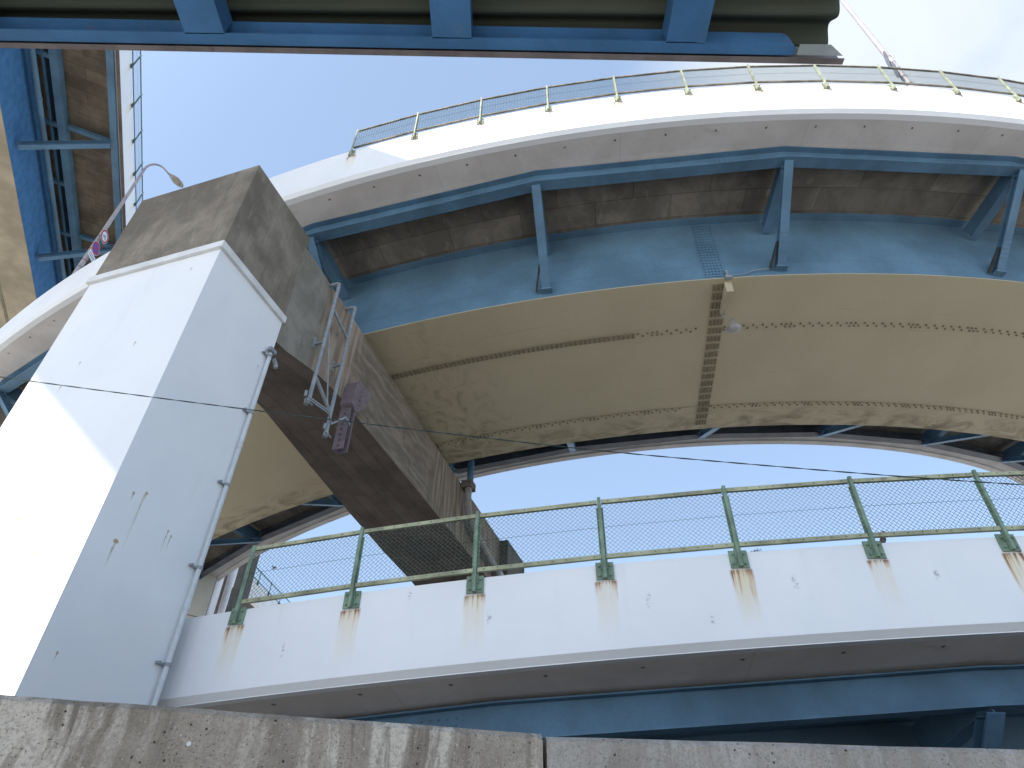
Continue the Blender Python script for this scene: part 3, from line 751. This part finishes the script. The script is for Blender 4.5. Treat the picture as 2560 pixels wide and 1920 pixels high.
b = MB(); b.tube([L2 + V(0, 0, .6), L2 + V(0, 0, 1.0), L2 + V(0, 0, 2.05), L2 + V(0, 0, 2.1)], [.15, .148, .145, .12], 14)
for k in range(7): b.tube([L2 + V(0, 0, .9 + .17 * k), L2 + V(0, 0, .92 + .17 * k)], .156, 14)
w = b.build('metal_wrap', 'galvanised_steel', lamp2)

def disc(mb, c, nrm, r0, r1, off, mi, n=36):
    c = Vector(c); nrm = Vector(nrm).normalized(); x = V(0, 0, 1).cross(nrm).normalized(); y = nrm.cross(x)
    A = [c + nrm * off + (x * math.cos(2 * PI * k / n) + y * math.sin(2 * PI * k / n)) * r0 for k in range(n)]
    B = [c + nrm * off + (x * math.cos(2 * PI * k / n) + y * math.sin(2 * PI * k / n)) * r1 for k in range(n)]
    if r0 < 1e-6: mb.face(B, None, mi)
    else:
        for k in range(n): mb.quad(A[k], B[k], B[(k + 1) % n], A[(k + 1) % n], None, mi)
def round_sign(c, nrm, pole, kind, label):
    c = Vector(c); nrm = Vector(nrm).normalized(); x = V(0, 0, 1).cross(nrm).normalized(); y = nrm.cross(x)
    root = thing('road_sign', label, 'road sign', c, 'road signs on the lamp poles')
    b = MB(); n = 36
    A = [c + (x * math.cos(2 * PI * k / n) + y * math.sin(2 * PI * k / n)) * .30 for k in range(n)]; B = [p - nrm * .012 for p in A]
    b.face(A, None, 0); b.face(B[::-1], None, 1)
    for k in range(n): b.quad(A[k], B[k], B[(k + 1) % n], A[(k + 1) % n], None, 1)
    b.build('plate', ['sign_white', 'lamp_grey'], root)
    if kind:
        b = MB(); disc(b, c, nrm, .205, .285, .003, 0)
        if kind == 'stop':
            disc(b, c, nrm, 0, .205, .004, 1)
            for s in (-1, 1):
                d = (x + y * s).normalized(); e_ = nrm.cross(d)
                b.box(c + nrm * .006, d * .205, e_ * .028, nrm * .001, 0)
        else:
            for s in (-1, 1):
                disc(b, c + x * .09 * s - y * .05, nrm, .045, .062, .004, 2, 18)
            for p, q in (((-.09, -.05), (-.03, .06)), ((-.03, .06), (.06, .06)), ((.06, .06), (.09, -.05)), ((-.03, .06), (.0, -.05)), ((0, -.05), (.06, .06)), ((.04, .1), (.08, .1))):
                b.bar(c + nrm * .005 + x * p[0] + y * p[1], c + nrm * .005 + x * q[0] + y * q[1], .014, .003, nrm, 2)
        b.build('face_print', ['sign_red', 'sign_blue', 'sign_ink'], root)
    b = MB(); b.bar(c - nrm * .012, Vector(pole) + V(0, 0, c.z - pole[2]), .03, .05); b.build('clamp', 'galvanised_steel', root)
    return root
SN = V(math.cos(math.radians(8)), math.sin(math.radians(8)), 0)
right = V(.707, .707, 0)
round_sign(V(-16.96, 16.74, 21.50) + SN * .16, SN, L1, 'bike', 'round white sign with red rim, upper one on the left lamp pole')
round_sign(V(-16.98, 16.72, 20.72) + SN * .16, SN, L1, 'stop', 'round blue sign with red cross, lower one on the left lamp pole')
pt = thing('sign_plate', 'small white supplementary plate tilted under the blue round sign', 'sign', V(-16.98, 16.74, 20.27) + SN * .17)
pc = V(-16.98, 16.74, 20.25) + SN * .17; px = V(0, 0, 1).cross(SN).normalized()
b = MB(); b.box(pc, px * .26, SN * .006, V(0, 0, .14)); b.build('plate', 'sign_white', pt)
b = MB()
for k in range(2):
    for q in range(5): b.box(pc + SN * .008 + px * (-.17 + .085 * q) + V(0, 0, .045 - .09 * k), px * .025, SN * .001, V(0, 0, .022))
b.build('face_print', 'sign_ink', pt)
SR = V(-.35, .93, 0).normalized()
for z, lab in ((5.02, 'grey back of the upper round sign on the rust stained pole'), (4.22, 'grey back of the lower round sign on the rust stained pole')):
    nn = V(math.cos(math.radians(-34)), math.sin(math.radians(-34)), 0)
    round_sign(L2 + V(0, 0, z) + V(-.24, -.13, 0), nn, L2, None, lab)

# ------------------------------------------------------------------ straight approach bridge, one level higher
BD = V(-.388, .9217); BN = V(.9217, .388)
Q0 = -11.08
def B3(t, dq, z): return BD * t + BN * (Q0 - dq) + V(0, 0, z)
br = thing('approach_bridge', 'straight high bridge at the left edge with blue web, pipe and plank marked slab', 'bridge', (B3(20, 5, GROUND)))
def run(mb, prof, t0, t1, mi=0, step=10.0):
    n = len(prof); N = max(1, int((t1 - t0) / step)); ts = lin(t0, t1, N)
    for k in range(n):
        (r0, z0), (r1, z1) = prof[k], prof[(k + 1) % n]
        vert = abs(z1 - z0) > abs(r1 - r0); a0, a1 = (z0, z1) if vert else (r0, r1)
        for i in range(N):
            mb.face((B3(ts[i], r0, z0), B3(ts[i], r1, z1), B3(ts[i + 1], r1, z1), B3(ts[i + 1], r0, z0)), [(ts[i], a0), (ts[i], a1), (ts[i + 1], a1), (ts[i + 1], a0)], mi)
    mb.face([B3(t0, r, z) for r, z in prof][::-1]); mb.face([B3(t1, r, z) for r, z in prof])
T0, T1 = -70, 70; WB = 12.6; w0, w1, zbot = 3.50, 9.27, 26.0
for (x0, x1) in ((0, .17), (WB - .17, WB)):
    b = MB(); run(b, [(x0, 30.5), (x0, 29.12), (x1, 29.12), (x1, 30.5)], T0, T1)
    pp = b.build('parapet', 'far_parapet_paint', br)
    for pl in pp.data.uv_layers[0].data: pl.uv = (pl.uv[0] - 13.55, pl.uv[1] - 31.55)
b = MB(); run(b, [(.172, 29.14), (.26, 29.14), (.26, 29.4), (.172, 29.4)], T0, T1); run(b, [(-.035, 29.06), (.10, 29.06), (.10, 29.117), (-.035, 29.117)], T0, T1); b.build('edge_soffit', 'collar_concrete', br)
b = MB(); run(b, [(.45, 29.16), (2.5, 29.28), (2.5, 29.5), (.262, 29.5), (.262, 29.16)], T0, T1); run(b, [(2.502, 29.5), (2.502, 29.75), (WB - .2, 29.75), (WB - .2, 29.5)], T0, T1)
b.build('deck_slab', 'plank_slab_concrete', br)
for (x0, x1, z0, z1) in ((.18, .46, 28.95, 29.136), (2.35, 2.66, 28.75, 29.26), (2.93, 3.05, 28.9, 29.4)):
    b = MB(); run(b, [(x0, z0), (x1, z0), (x1, z1), (x0, z1)], T0, T1); b.build('stringer', 'blue_paint', br)
for x in (w0, w1):
    b = MB(); run(b, [(x, zbot + .004), (x + .03, zbot + .004), (x + .03, 29.48), (x, 29.48)], T0, T1); b.build('girder_web', 'blue_shelter_paint', br)
b = MB(); run(b, [(w0 - .06, zbot - .03), (w1 + .06, zbot - .03), (w1 + .06, zbot), (w0 - .06, zbot)], T0, T1); run(b, [(5.1, zbot - .05), (5.25, zbot - .05), (5.25, zbot - .032), (5.1, zbot - .032)], T0, T1, 1)
gb = b.build('girder_bottom', ['darkened_tan_paint', 'tan_bolt_paint'], br)
for pl in gb.data.uv_layers[0].data: pl.uv = (pl.uv[0] + 20, pl.uv[1] * .55)
b = MB(); b.tube([B3(t, 3.10, 28.35) for t in (T0, 0, T1)], .125, 12); 
for k in range(14): b.tube([B3(3.2 + 4.6 * k, 3.10, 28.35), B3(3.3 + 4.6 * k, 3.10, 28.35)], .15, 12)
b.build('service_pipe', 'blue_girder_paint', br)
for k in range(-9, 9):
    t = 23.2 + 7.0 * k
    b = MB(); b.bar(B3(t, .46, 28.86), B3(t, 3.42, 26.75), .02, .26); 
    A, B = B3(t, .46, 28.80), B3(t, 3.42, 26.66); d = (B - A).normalized(); nn = d.cross(BD).normalized()
    b.box((A + B) / 2 - nn * .12, d * (B - A).length / 2, BD * .13, nn * .012); b.box((A + B) / 2 + nn * .14, d * (B - A).length / 2, BD * .13, nn * .012)
    b.build('strut', 'blue_paint', br)
    b = MB(); b.bar(B3(t, .47, 29.0), B3(t, 2.34, 29.08), .22, .20); b.build('bracket_beam', 'blue_paint', br)
    for dt in (0, 3.5):
        b = MB(); b.bar(B3(t + dt, 2.67, 28.95), B3(t + dt, 3.49, 28.95), .22, .16); b.build('cross_tie', 'blue_paint', br)
posts = [B3(13.55 + 2.06 * (i - 6), 0, 31.55) for i in range(30)]
fence(posts, [BN] * 30, 0, -1.2, -.98, 'fence with green posts along the straight high bridge parapet', None, 16, posts[0], .003, .6, 'far_fence_paint', 'far_fence_paint', 12)

# ------------------------------------------------------------------ far ramp seen through the arch, with its piers
FD = V(.103, .9947); FN = V(.9947, -.103)
F0 = V(-.985 * 18.4, 2.394 * 18.4)
def F3(t, dq, z): return F0 + FD * t - FN * dq + V(0, 0, z)
fr2 = thing('distant_ramp', 'pale far ramp with its own thin fence seen through the near chain link', 'ramp', F3(0, 0, GROUND))
def frun(mb, prof, t0, t1, mi=0):
    P = [[F3(t, r, z) for r, z in prof] for t in (t0, t1)]; n = len(prof)
    for k in range(n): mb.quad(P[0][k], P[0][(k + 1) % n], P[1][(k + 1) % n], P[1][k], None, mi)
    mb.face(P[0][::-1], None, mi); mb.face(P[1], None, mi)
b = MB(); frun(b, [(0, 18.45), (0, 17.1), (.25, 17.0), (.25, 18.45)], -7, 45); b.build('parapet', 'white_trim_paint', fr2)
b = MB(); frun(b, [(.252, 17.0), (.252, 17.3), (9, 17.3), (9, 17.0)], -7, 45); b.build('deck_slab', 'far_concrete', fr2)
b = MB(); frun(b, [(1.0, 16.5), (1.3, 16.5), (1.3, 16.99), (1.0, 16.99)], -7, 45); frun(b, [(2.6, 15.2), (6.6, 15.2), (6.6, 16.99), (2.6, 16.99)], -7, 45); b.build('girder', 'blue_paint', fr2)
posts = [F3(-3.2 + 2.0 * i, 0, 19.25) for i in range(16)]
fence(posts, [FN] * 16, 0, -1.0, -.75, 'tiny fence on the distant ramp beyond the near chain link', None, 8, posts[0], .003, .7, 'far_fence_paint', 'far_fence_paint', 8)
ga = math.radians(113.0)
gp = thing('bridge_pier', 'bare grey concrete pier standing far inside the loop', 'pier', V(42 * math.cos(ga), 42 * math.sin(ga), GROUND))
gc = V(42 * math.cos(ga), 42 * math.sin(ga)); gx = V(math.sin(ga), -math.cos(ga)); gy = V(math.cos(ga), math.sin(ga))
b = MB(); b.hexa([gc + gx * s * .50 + gy * q * .6 + V(0, 0, z) for z in (GROUND, 17.6) for (s, q) in ((-1, -1), (1, -1), (1, 1), (-1, 1))]); b.build('shaft', 'far_concrete', gp)
b = MB(); b.hexa([gc + gx * s * w + gy * q * .62 + V(0, 0, z) for z, w in ((17.6, .50), (19.6, .68)) for (s, q) in ((-1, -1), (1, -1), (1, 1), (-1, 1))]); b.build('pier_head', 'far_concrete', gp)
ca = math.radians(115.1); cc = V(36 * math.cos(ca), 36 * math.sin(ca))
cp = thing('clad_tower', 'cream panelled tower with a white rain pipe at its corner, far inside the loop', 'tower', V(cc.x, cc.y, GROUND))
cx_ = V(math.sin(ca + .25), -math.cos(ca + .25)); cy_ = V(math.cos(ca + .25), math.sin(ca + .25))
b = MB()
A, B = cc - cx_ * 4.5, cc; Cc, Dd = B + cy_ * 3 + cx_ * 1.6, A + cy_ * 3
Z0, Z1 = GROUND, 16.0
for p, q in ((A, B),):
    b.quad(p + V(0, 0, Z0), q + V(0, 0, Z0), q + V(0, 0, Z1), p + V(0, 0, Z1), [(4.0 - (q - p).length, Z0), (4.0, Z0), (4.0, Z1), (4.0 - (q - p).length, Z1)])
b.build('panel_front', 'cream_panel', cp)
b = MB()
for p, q in ((B, Cc), (Cc, Dd), (Dd, A)): b.quad(p + V(0, 0, Z0), q + V(0, 0, Z0), q + V(0, 0, Z1), p + V(0, 0, Z1))
b.face([p + V(0, 0, Z1) for p in (A, B, Cc, Dd)]); b.build('panel_side', 'pale_trim', cp)
rp_ = V(36 * math.cos(ca - .0185), 36 * math.sin(ca - .0185))
b = MB(); b.tube([rp_ + V(0, 0, Z0), rp_ + V(0, 0, 17.0)], .17, 10)
for z in (4, 9, 14.2): b.tube([rp_ + V(0, 0, z), rp_ + V(0, 0, z + .12)], .2, 10)
b.build('rain_pipe', 'sign_white', cp)
b = MB(); b.tube([rp_ + V(-.3, .05, Z0), rp_ + V(-.3, .05, 17.0)], .08, 8); b.build('rain_pipe', 'drain_grey', cp)

# ------------------------------------------------------------------ overhead cable
pts = []; xs = lin(-14, 20, 120)
ctl = [(-14, 6.30), (-6.166, 4.984), (-2.924, 4.516), (-.337, 4.178), (.95, 4.01), (3.888, 3.745), (5.489, 3.63), (20, 2.9)]
def cz(x):
    for (x0, z0), (x1, z1) in zip(ctl, ctl[1:]):
        if x <= x1: return z0 + (z1 - z0) * (x - x0) / (x1 - x0)
    return ctl[-1][1]
zs = [cz(x) for x in xs]
for _ in range(12): zs = [zs[0]] + [(zs[i - 1] + 2 * zs[i] + zs[i + 1]) / 4 for i in range(1, len(zs) - 1)] + [zs[-1]]
b = MB()
for ph in (0, PI):
    fine = []
    for i in range(len(xs) - 1):
        for k in range(6):
            x = xs[i] + (xs[i + 1] - xs[i]) * k / 6; z = zs[i] + (zs[i + 1] - zs[i]) * k / 6
            fine.append(V(x, 6 + .004 * math.cos(x * 11 + ph), z + .004 * math.sin(x * 11 + ph)))
    b.tube(fine, .0042, 4, False)
tag(b.build('overhead_cable', 'cable_sheath', None, False, V(0, 6, 4.2)), 'twisted dark cable sagging across the whole view in front of the pier', 'cable')

# ------------------------------------------------------------------ foreground wall, two cast lengths
def wall(p, q, thick, ztop0, ztop1, mat, label, reach0, reach1):
    p, q = V(*p), V(*q); d = (q - p).normalized(); n = V(-d.y, d.x)
    L = (q - p).length
    org = V(p.x, p.y, GROUND)
    root = thing('concrete_wall', label, 'wall', org, 'cast lengths of the foreground wall')
    b = MB(); N = 60; a, e = p - d * reach0, q + d * reach1
    rr = random.Random(3 if reach0 else 5)
    for i in range(N):
        f0, f1 = i / N, (i + 1) / N
        x0, x1 = a.lerp(e, f0), a.lerp(e, f1)
        def zt(x): return ztop0 + (ztop1 - ztop0) * ((x - p).dot(d) / L) + .0010 * math.sin(9 * x.x + 2 * x.y) + .0007 * math.sin(31 * x.x)
        c = .018
        prof0 = [x0 + V(0, 0, GROUND), x0 + V(0, 0, zt(x0) - c), x0 + n * c + V(0, 0, zt(x0)), x0 + n * thick + V(0, 0, zt(x0)), x0 + n * thick + V(0, 0, GROUND)]
        prof1 = [x1 + V(0, 0, GROUND), x1 + V(0, 0, zt(x1) - c), x1 + n * c + V(0, 0, zt(x1)), x1 + n * thick + V(0, 0, zt(x1)), x1 + n * thick + V(0, 0, GROUND)]
        for k in range(4): b.quad(prof0[k], prof1[k], prof1[k + 1], prof0[k + 1])
        if i == 0: b.face(prof0)
        if i == N - 1: b.face(prof1[::-1])
    b.build('wall_body', mat, root)
    b = MB()
    for (f, z) in ((.33, .40), (.62, .12), (.94, .33)):
        x = p.lerp(q, f); b.bolt(x - n * .001 + V(0, 0, z), -n, .0075, .002, 12)
    b.build('tie_plug', 'pale_trim', root)
    return root
wall((-1.491, 2.05), (.118, 2.496), .2, .5, .5, 'wall_concrete', 'streaked and pitted grey concrete wall length left of the open joint', 5.0, 0)
wall((.132, 2.500), (1.894, 2.674), .2, .492, .5, 'smooth_wall_concrete', 'smoother grey concrete wall length right of the open joint', 0, 9.0)

# ------------------------------------------------------------------ shelter roof above the camera
ro = thing('shelter_roof', 'corrugated shelter roof on blue rafters overhead, brown flashing along its front edge', 'shelter', (-2.5, -1.0, GROUND))
XR, XL, YB = 1.45, -6.2, -3.0
b = MB()
ys = [1.314 - k * .0105 for k in range(412)]
zs_ = [3.175 + .034 * math.sin((1.262 - y) / .135 * 2 * PI + .6) for y in ys]
for i in range(len(ys) - 1):
    b.quad((XL, ys[i], zs_[i]), (XR, ys[i], zs_[i]), (XR, ys[i + 1], zs_[i + 1]), (XL, ys[i + 1], zs_[i + 1]))
    b.quad((XL, ys[i], zs_[i] + .006), (XL, ys[i + 1], zs_[i + 1] + .006), (XR, ys[i + 1], zs_[i + 1] + .006), (XR, ys[i], zs_[i] + .006))
    b.quad((XR, ys[i], zs_[i]), (XR, ys[i], zs_[i] + .006), (XR, ys[i + 1], zs_[i + 1] + .006), (XR, ys[i + 1], zs_[i + 1]))
b.build('roof_sheet', 'corrugated_sheet', ro, True)
def yi(x): return 1.267 + (x + 2.305) * .00785       # inner and outer lines of the flashing lip
def yo(x): return 1.289 + (x + 2.305) * .00925
b = MB()
def yb(x, d): return yi(x) - d
for (da, db, za, zc) in ((.052, .003, 3.0, 3.006), (.052, .003, 3.122, 3.128), (.009, .003, 3.0065, 3.1215)):   # open channel, back to the street
    x0, x1 = XL, .80
    b.hexa([(x, yb(x, d), z) for z in (za, zc) for (x, d) in ((x0, da), (x1, da), (x1, db), (x0, db))])
x0, x1 = .80, 1.20
b.hexa([(x, yb(x, d), z) for z in (3.0, 3.128) for (x, d) in ((x0, .046), (x1, .046), (x1, .003), (x0, .003))])
prev = None
for k in range(7):                                    # rounded free end of the channel
    an = k / 6 * PI / 2; x = 1.20 + .055 * math.sin(an); e_ = .040 * (1 - math.cos(an)) * .6
    cur = [V(x, yi(x) - .046 + e_, 3.0 + e_ * .4), V(x, yi(x) - .003, 3.0 + e_ * .4), V(x, yi(x) - .003, 3.128 - e_), V(x, yi(x) - .046 + e_, 3.128 - e_)]
    if prev:
        for q in range(4): b.quad(prev[q], cur[q], cur[(q + 1) % 4], prev[(q + 1) % 4])
    prev = cur
b.face(prev)
b.build('edge_beam', 'blue_shelter_paint', ro)
b = MB()
x0, x1 = XL, 1.475
b.hexa([(x0, yi(x0), 2.985), (x1, yi(x1), 2.985), (x1, yo(x1), 2.985), (x0, yo(x0), 2.985), (x0, yi(x0), 2.988), (x1, yi(x1), 2.988), (x1, yo(x1), 2.988), (x0, yo(x0), 2.988)])
b.hexa([(x0, yo(x0) - .003, 2.9885), (x1, yo(x1) - .003, 2.9885), (x1, yo(x1), 2.9885), (x0, yo(x0), 2.9885), (x0, yo(x0) - .003, 3.16), (x1, yo(x1) - .003, 3.16), (x1, yo(x1), 3.16), (x0, yo(x0), 3.16)])
for x in (-2.4, -1.36, -.28, .76): b.bolt((x, (yi(x) + yo(x)) / 2 - .002, 2.985), (0, 0, -1), .009, .006, 8)
b.build('flashing', 'flashing_brown', ro)
b = MB(); b.hexa([(1.275, 1.255, 3.0), (1.475, yi(1.475) - .004, 3.0), (1.40, 1.245, 3.0), (1.275, 1.245, 3.0), (1.275, 1.255, 3.004), (1.475, yi(1.475) - .004, 3.004), (1.40, 1.245, 3.004), (1.275, 1.245, 3.004)])
b.hexa([(1.262, 1.245, 2.9995), (1.40, 1.245, 2.9995), (1.47, 1.292, 2.9995), (1.262, 1.290, 2.9995), (1.262, 1.245, 3.003), (1.40, 1.245, 3.003), (1.47, 1.292, 3.003), (1.262, 1.290, 3.003)])
b = MB(); b.hexa([(1.262, 1.245, 3.0), (1.40, 1.245, 3.0), (1.47, 1.292, 3.0), (1.262, 1.290, 3.0), (1.262, 1.245, 3.004), (1.40, 1.245, 3.004), (1.47, 1.292, 3.004), (1.262, 1.290, 3.004)])
b.build('flashing_end', 'flashing_grey', ro)
for x, dx in ((.755, .0), (-.28, -.006), (-1.37, .035), (-2.45, .05), (-3.5, .05), (-4.6, .05), (-5.7, .05)):
    ye = yi(x) - .048
    b = MB(); b.hexa([(x - .088, ye, 3.0), (x + .085, ye, 3.0), (x + .085 + dx * .4, YB, 3.0), (x - .088 + dx * .4, YB, 3.0), (x - .088, ye, 3.132), (x + .085, ye, 3.132), (x + .085 + dx * .4, YB, 3.132), (x - .088 + dx * .4, YB, 3.132)])
    o = b.build('rafter', 'blue_shelter_paint', ro); md = o.modifiers.new('edge', 'BEVEL'); md.width = .006; md.segments = 2
for y in (-.9, -2.8): b = MB(); b.bar((XL, y, 2.93), (1.2, y, 2.93), .1, .13); b.build('cross_rail', 'blue_shelter_paint', ro)
for x in (-5.8, -2.4, .9):
    b = MB(); b.tube([(x, -.9, GROUND), (x, -.9, 2.864)], .07, 14); b.build('post', 'blue_shelter_paint', ro)

for (th, z, w, h) in ((-.247, -1.75, .03, .35), (-.178, -1.62, .05, .25), (-.128, -1.58, .05, .3), (-.083, -1.5, .06, .3), (-.04, -1.55, .05, .25), (-.205, -1.15, .04, .2), (-.11, -1.95, .04, .2)):
    stain(LO.p(th, -.001, z), V(math.cos(th), math.sin(th), .05), w, h, LO.out(th), 'grey_scuff', lopar)
# ------------------------------------------------------------------ small things on the lower parapet, and birds
def bird(c, face, label, pose):
    c = Vector(c); f = Vector(face).normalized(); sd = V(-f.y, f.x, 0); u = V(0, 0, 1)
    root = thing('bird', label, 'bird', c); n0_ = c.copy()
    b = MB()
    secs = [(-.02, .095, .045), (.02, .10, .055), (.09, .10, .062), (.15, .095, .05), (.185, .10, .034), (.215, .108, .034), (.245, .115, .028), (.262, .12, .010)] if pose == 'sit' else \
           [(-.16, .0, .01), (-.08, .0, .035), (0, .0, .05), (.08, .005, .045), (.13, .01, .03), (.17, .012, .028), (.21, .012, .006)]
    if pose == 'sit':   # upright trunk, secs run up the spine
        path = [c + f * (.02 * math.sin(k)) + u * (z + .05) + f * (-.05 + .05 * z / .1) for k, (z, _, r) in enumerate(secs)]
        b.tube(path, [r for _, _, r in secs], 12)
        hp = path[-3]; b.tube([hp + f * .02, hp + f * .055], [.012, .003], 6)
        for s in (-1, 1): b.bolt(hp + f * .018 + sd * .026 * s, sd * s, .005, .002)
        b.tube([path[0] + u * .03, path[0] - f * .10 - u * .035, path[0] - f * .16 - u * .05], [.03, .028, .02], 8)
        for s in (-1, 1): b.tube([path[0] + sd * .025 * s + f * .02, c + sd * .025 * s + f * .03], .008, 6)
    else:
        b.tube([c + f * x + u * z for x, z, r in secs], [r for _, _, r in secs], 12)
        for s in (-1, 1):
            w = [c + f * .07 + sd * .03 * s, c + f * .08 + sd * .10 * s + u * .06, c + f * -.02 + sd * .19 * s + u * .09, c + f * -.04 + sd * .10 * s + u * .05, c - f * .04 + sd * .03 * s]
            b.face(w); b.face([p - u * .006 for p in w][::-1])
    b.v = [tuple(n0_ + (Vector(p) - n0_) * (.72 if pose == 'sit' else .6)) for p in b.v]
    b.build('body', 'feather_brown', root, True)
    return root
bird(LO.p(-.0605 + .0095, .10, -1.07), (.9, -.5, 0), 'small brown bird perched behind the bottom rail of the lower fence', 'sit')
bird((-8.92, 23.36, 10.17), (.6, -.6, .2), 'tiny bird flying in the blue gap behind the near chain link', 'fly')
b = MB(); c0 = LO.p(-.093, .08, -1.06); tg = LO.tan(-.093)
for s in range(3): b.tube([c0 + tg * (.02 + .07 * s + .05 * math.cos(a)) + V(0, 0, .012 + .02 * s % .03) + UP.out(0) * .04 * math.sin(a) + V(0, 0, .035 * (1 + math.sin(a * 2))) for a in lin(0, 2 * PI, 14)], .006, 5, False)
b.v = [tuple(c0 + (Vector(p) - c0) * .62) for p in b.v]
tag(b.build('wire_scrap', 'rust_iron', None, False, c0), 'curl of scrap wire lying on top of the lower parapet', 'wire')

# ------------------------------------------------------------------ sky, sun, camera
wd = bpy.data.worlds.new('World'); scene.world = wd; wd.use_nodes = True
nt = wd.node_tree; nt.nodes.clear()
VEIL0, VEIL1, VEILC, CLOUDC = .28, .66, (3.4, 5.3, 8.0), (4.6, 4.95, 5.35)
SUN_AZ, SUN_EL = math.radians(-135), math.radians(46.2)
out = nt.nodes.new('ShaderNodeOutputWorld'); bg = nt.nodes.new('ShaderNodeBackground'); sky = nt.nodes.new('ShaderNodeTexSky')
sky.sky_type = 'NISHITA'; sky.sun_disc = False; sky.sun_elevation = SUN_EL
sky.sun_rotation = (PI / 2 - SUN_AZ) % (2 * PI); sky.air_density = 1.0; sky.dust_density = .8; sky.ozone_density = 1.2
tc = nt.nodes.new('ShaderNodeTexCoord')
def wn(t, **kw):
    x = nt.nodes.new(t)
    for k, v in kw.items(): setattr(x, k, v)
    return x
mp = wn('ShaderNodeMapping'); mp.inputs['Scale'].default_value = (1, 1, 1.6); nt.links.new(tc.outputs['Generated'], mp.inputs[0])
no = wn('ShaderNodeTexNoise'); no.inputs['Scale'].default_value = 2.3; no.inputs['Detail'].default_value = 7; no.inputs['Roughness'].default_value = .52; no.inputs['Distortion'].default_value = .3
nt.links.new(mp.outputs[0], no.inputs[0])
dot = wn('ShaderNodeVectorMath', operation='DOT_PRODUCT'); nt.links.new(tc.outputs['Generated'], dot.inputs[0]); dot.inputs[1].default_value = Vector((.60, .28, .76)).normalized()
ad = wn('ShaderNodeMath', operation='MULTIPLY_ADD'); nt.links.new(no.outputs[0], ad.inputs[0]); ad.inputs[1].default_value = .30; nt.links.new(dot.outputs['Value'], ad.inputs[2])
mr = wn('ShaderNodeMapRange', interpolation_type='SMOOTHSTEP'); nt.links.new(ad.outputs[0], mr.inputs[0]); mr.inputs[1].default_value = 1.02; mr.inputs[2].default_value = 1.17; mr.inputs[4].default_value = .92
sdot = wn('ShaderNodeVectorMath', operation='DOT_PRODUCT'); nt.links.new(tc.outputs['Generated'], sdot.inputs[0]); sdot.inputs[1].default_value = Vector((math.cos(SUN_AZ), math.sin(SUN_AZ), .35)).normalized()
veil = wn('ShaderNodeMapRange', interpolation_type='SMOOTHSTEP'); nt.links.new(sdot.outputs['Value'], veil.inputs[0])
veil.inputs[1].default_value = .15; veil.inputs[2].default_value = .9; veil.inputs[3].default_value = VEIL0; veil.inputs[4].default_value = VEIL1
m0 = wn('ShaderNodeMix', data_type='RGBA'); nt.links.new(veil.outputs[0], m0.inputs[0]); nt.links.new(sky.outputs[0], m0.inputs[6]); vc = wn('ShaderNodeMix', data_type='RGBA'); nt.links.new(veil.outputs[0], vc.inputs[0]); vc.inputs[6].default_value = (*VEILC, 1); vc.inputs[7].default_value = (8.4, 9.3, 10.9, 1)
nt.links.new(vc.outputs[2], m0.inputs[7])
mx = wn('ShaderNodeMix', data_type='RGBA'); nt.links.new(mr.outputs[0], mx.inputs[0]); nt.links.new(m0.outputs[2], mx.inputs[6]); mx.inputs[7].default_value = (*CLOUDC, 1)
nt.links.new(mx.outputs[2], bg.inputs[0]); bg.inputs[1].default_value = .12
nt.links.new(bg.outputs[0], out.inputs[0])

sl = bpy.data.lights.new('sun', 'SUN'); sl.energy = 5.0; sl.angle = math.radians(.6); sl.color = (1, .955, .89)
so_ = bpy.data.objects.new('sun', sl); COL.objects.link(so_)
sd = V(math.cos(SUN_AZ) * math.cos(SUN_EL), math.sin(SUN_AZ) * math.cos(SUN_EL), math.sin(SUN_EL))
so_.rotation_euler = sd.to_track_quat('Z', 'Y').to_euler(); so_.location = sd * 60

F, PITCH, ROLL = 1399.294, .6911, .0105
cam = bpy.data.cameras.new('camera'); cam.sensor_width = 36; cam.lens = 36 * F / 2212; cam.clip_start = .05; cam.clip_end = 5000
co = bpy.data.objects.new('camera', cam); COL.objects.link(co); scene.camera = co
fw = V(0, math.cos(PITCH), math.sin(PITCH)); rt = V(1, 0, 0); upv = V(0, -math.sin(PITCH), math.cos(PITCH))
r2 = rt * math.cos(ROLL) + upv * math.sin(ROLL); u2 = -rt * math.sin(ROLL) + upv * math.cos(ROLL)
co.matrix_world = Matrix(((r2.x, u2.x, -fw.x, 0), (r2.y, u2.y, -fw.y, 0), (r2.z, u2.z, -fw.z, 0), (0, 0, 0, 1)))

scene.view_settings.view_transform = 'Standard'; scene.view_settings.look = 'None'
scene.view_settings.exposure = 0.80; scene.view_settings.gamma = 1.0
scene.cycles.max_bounces = 10; scene.cycles.diffuse_bounces = 6
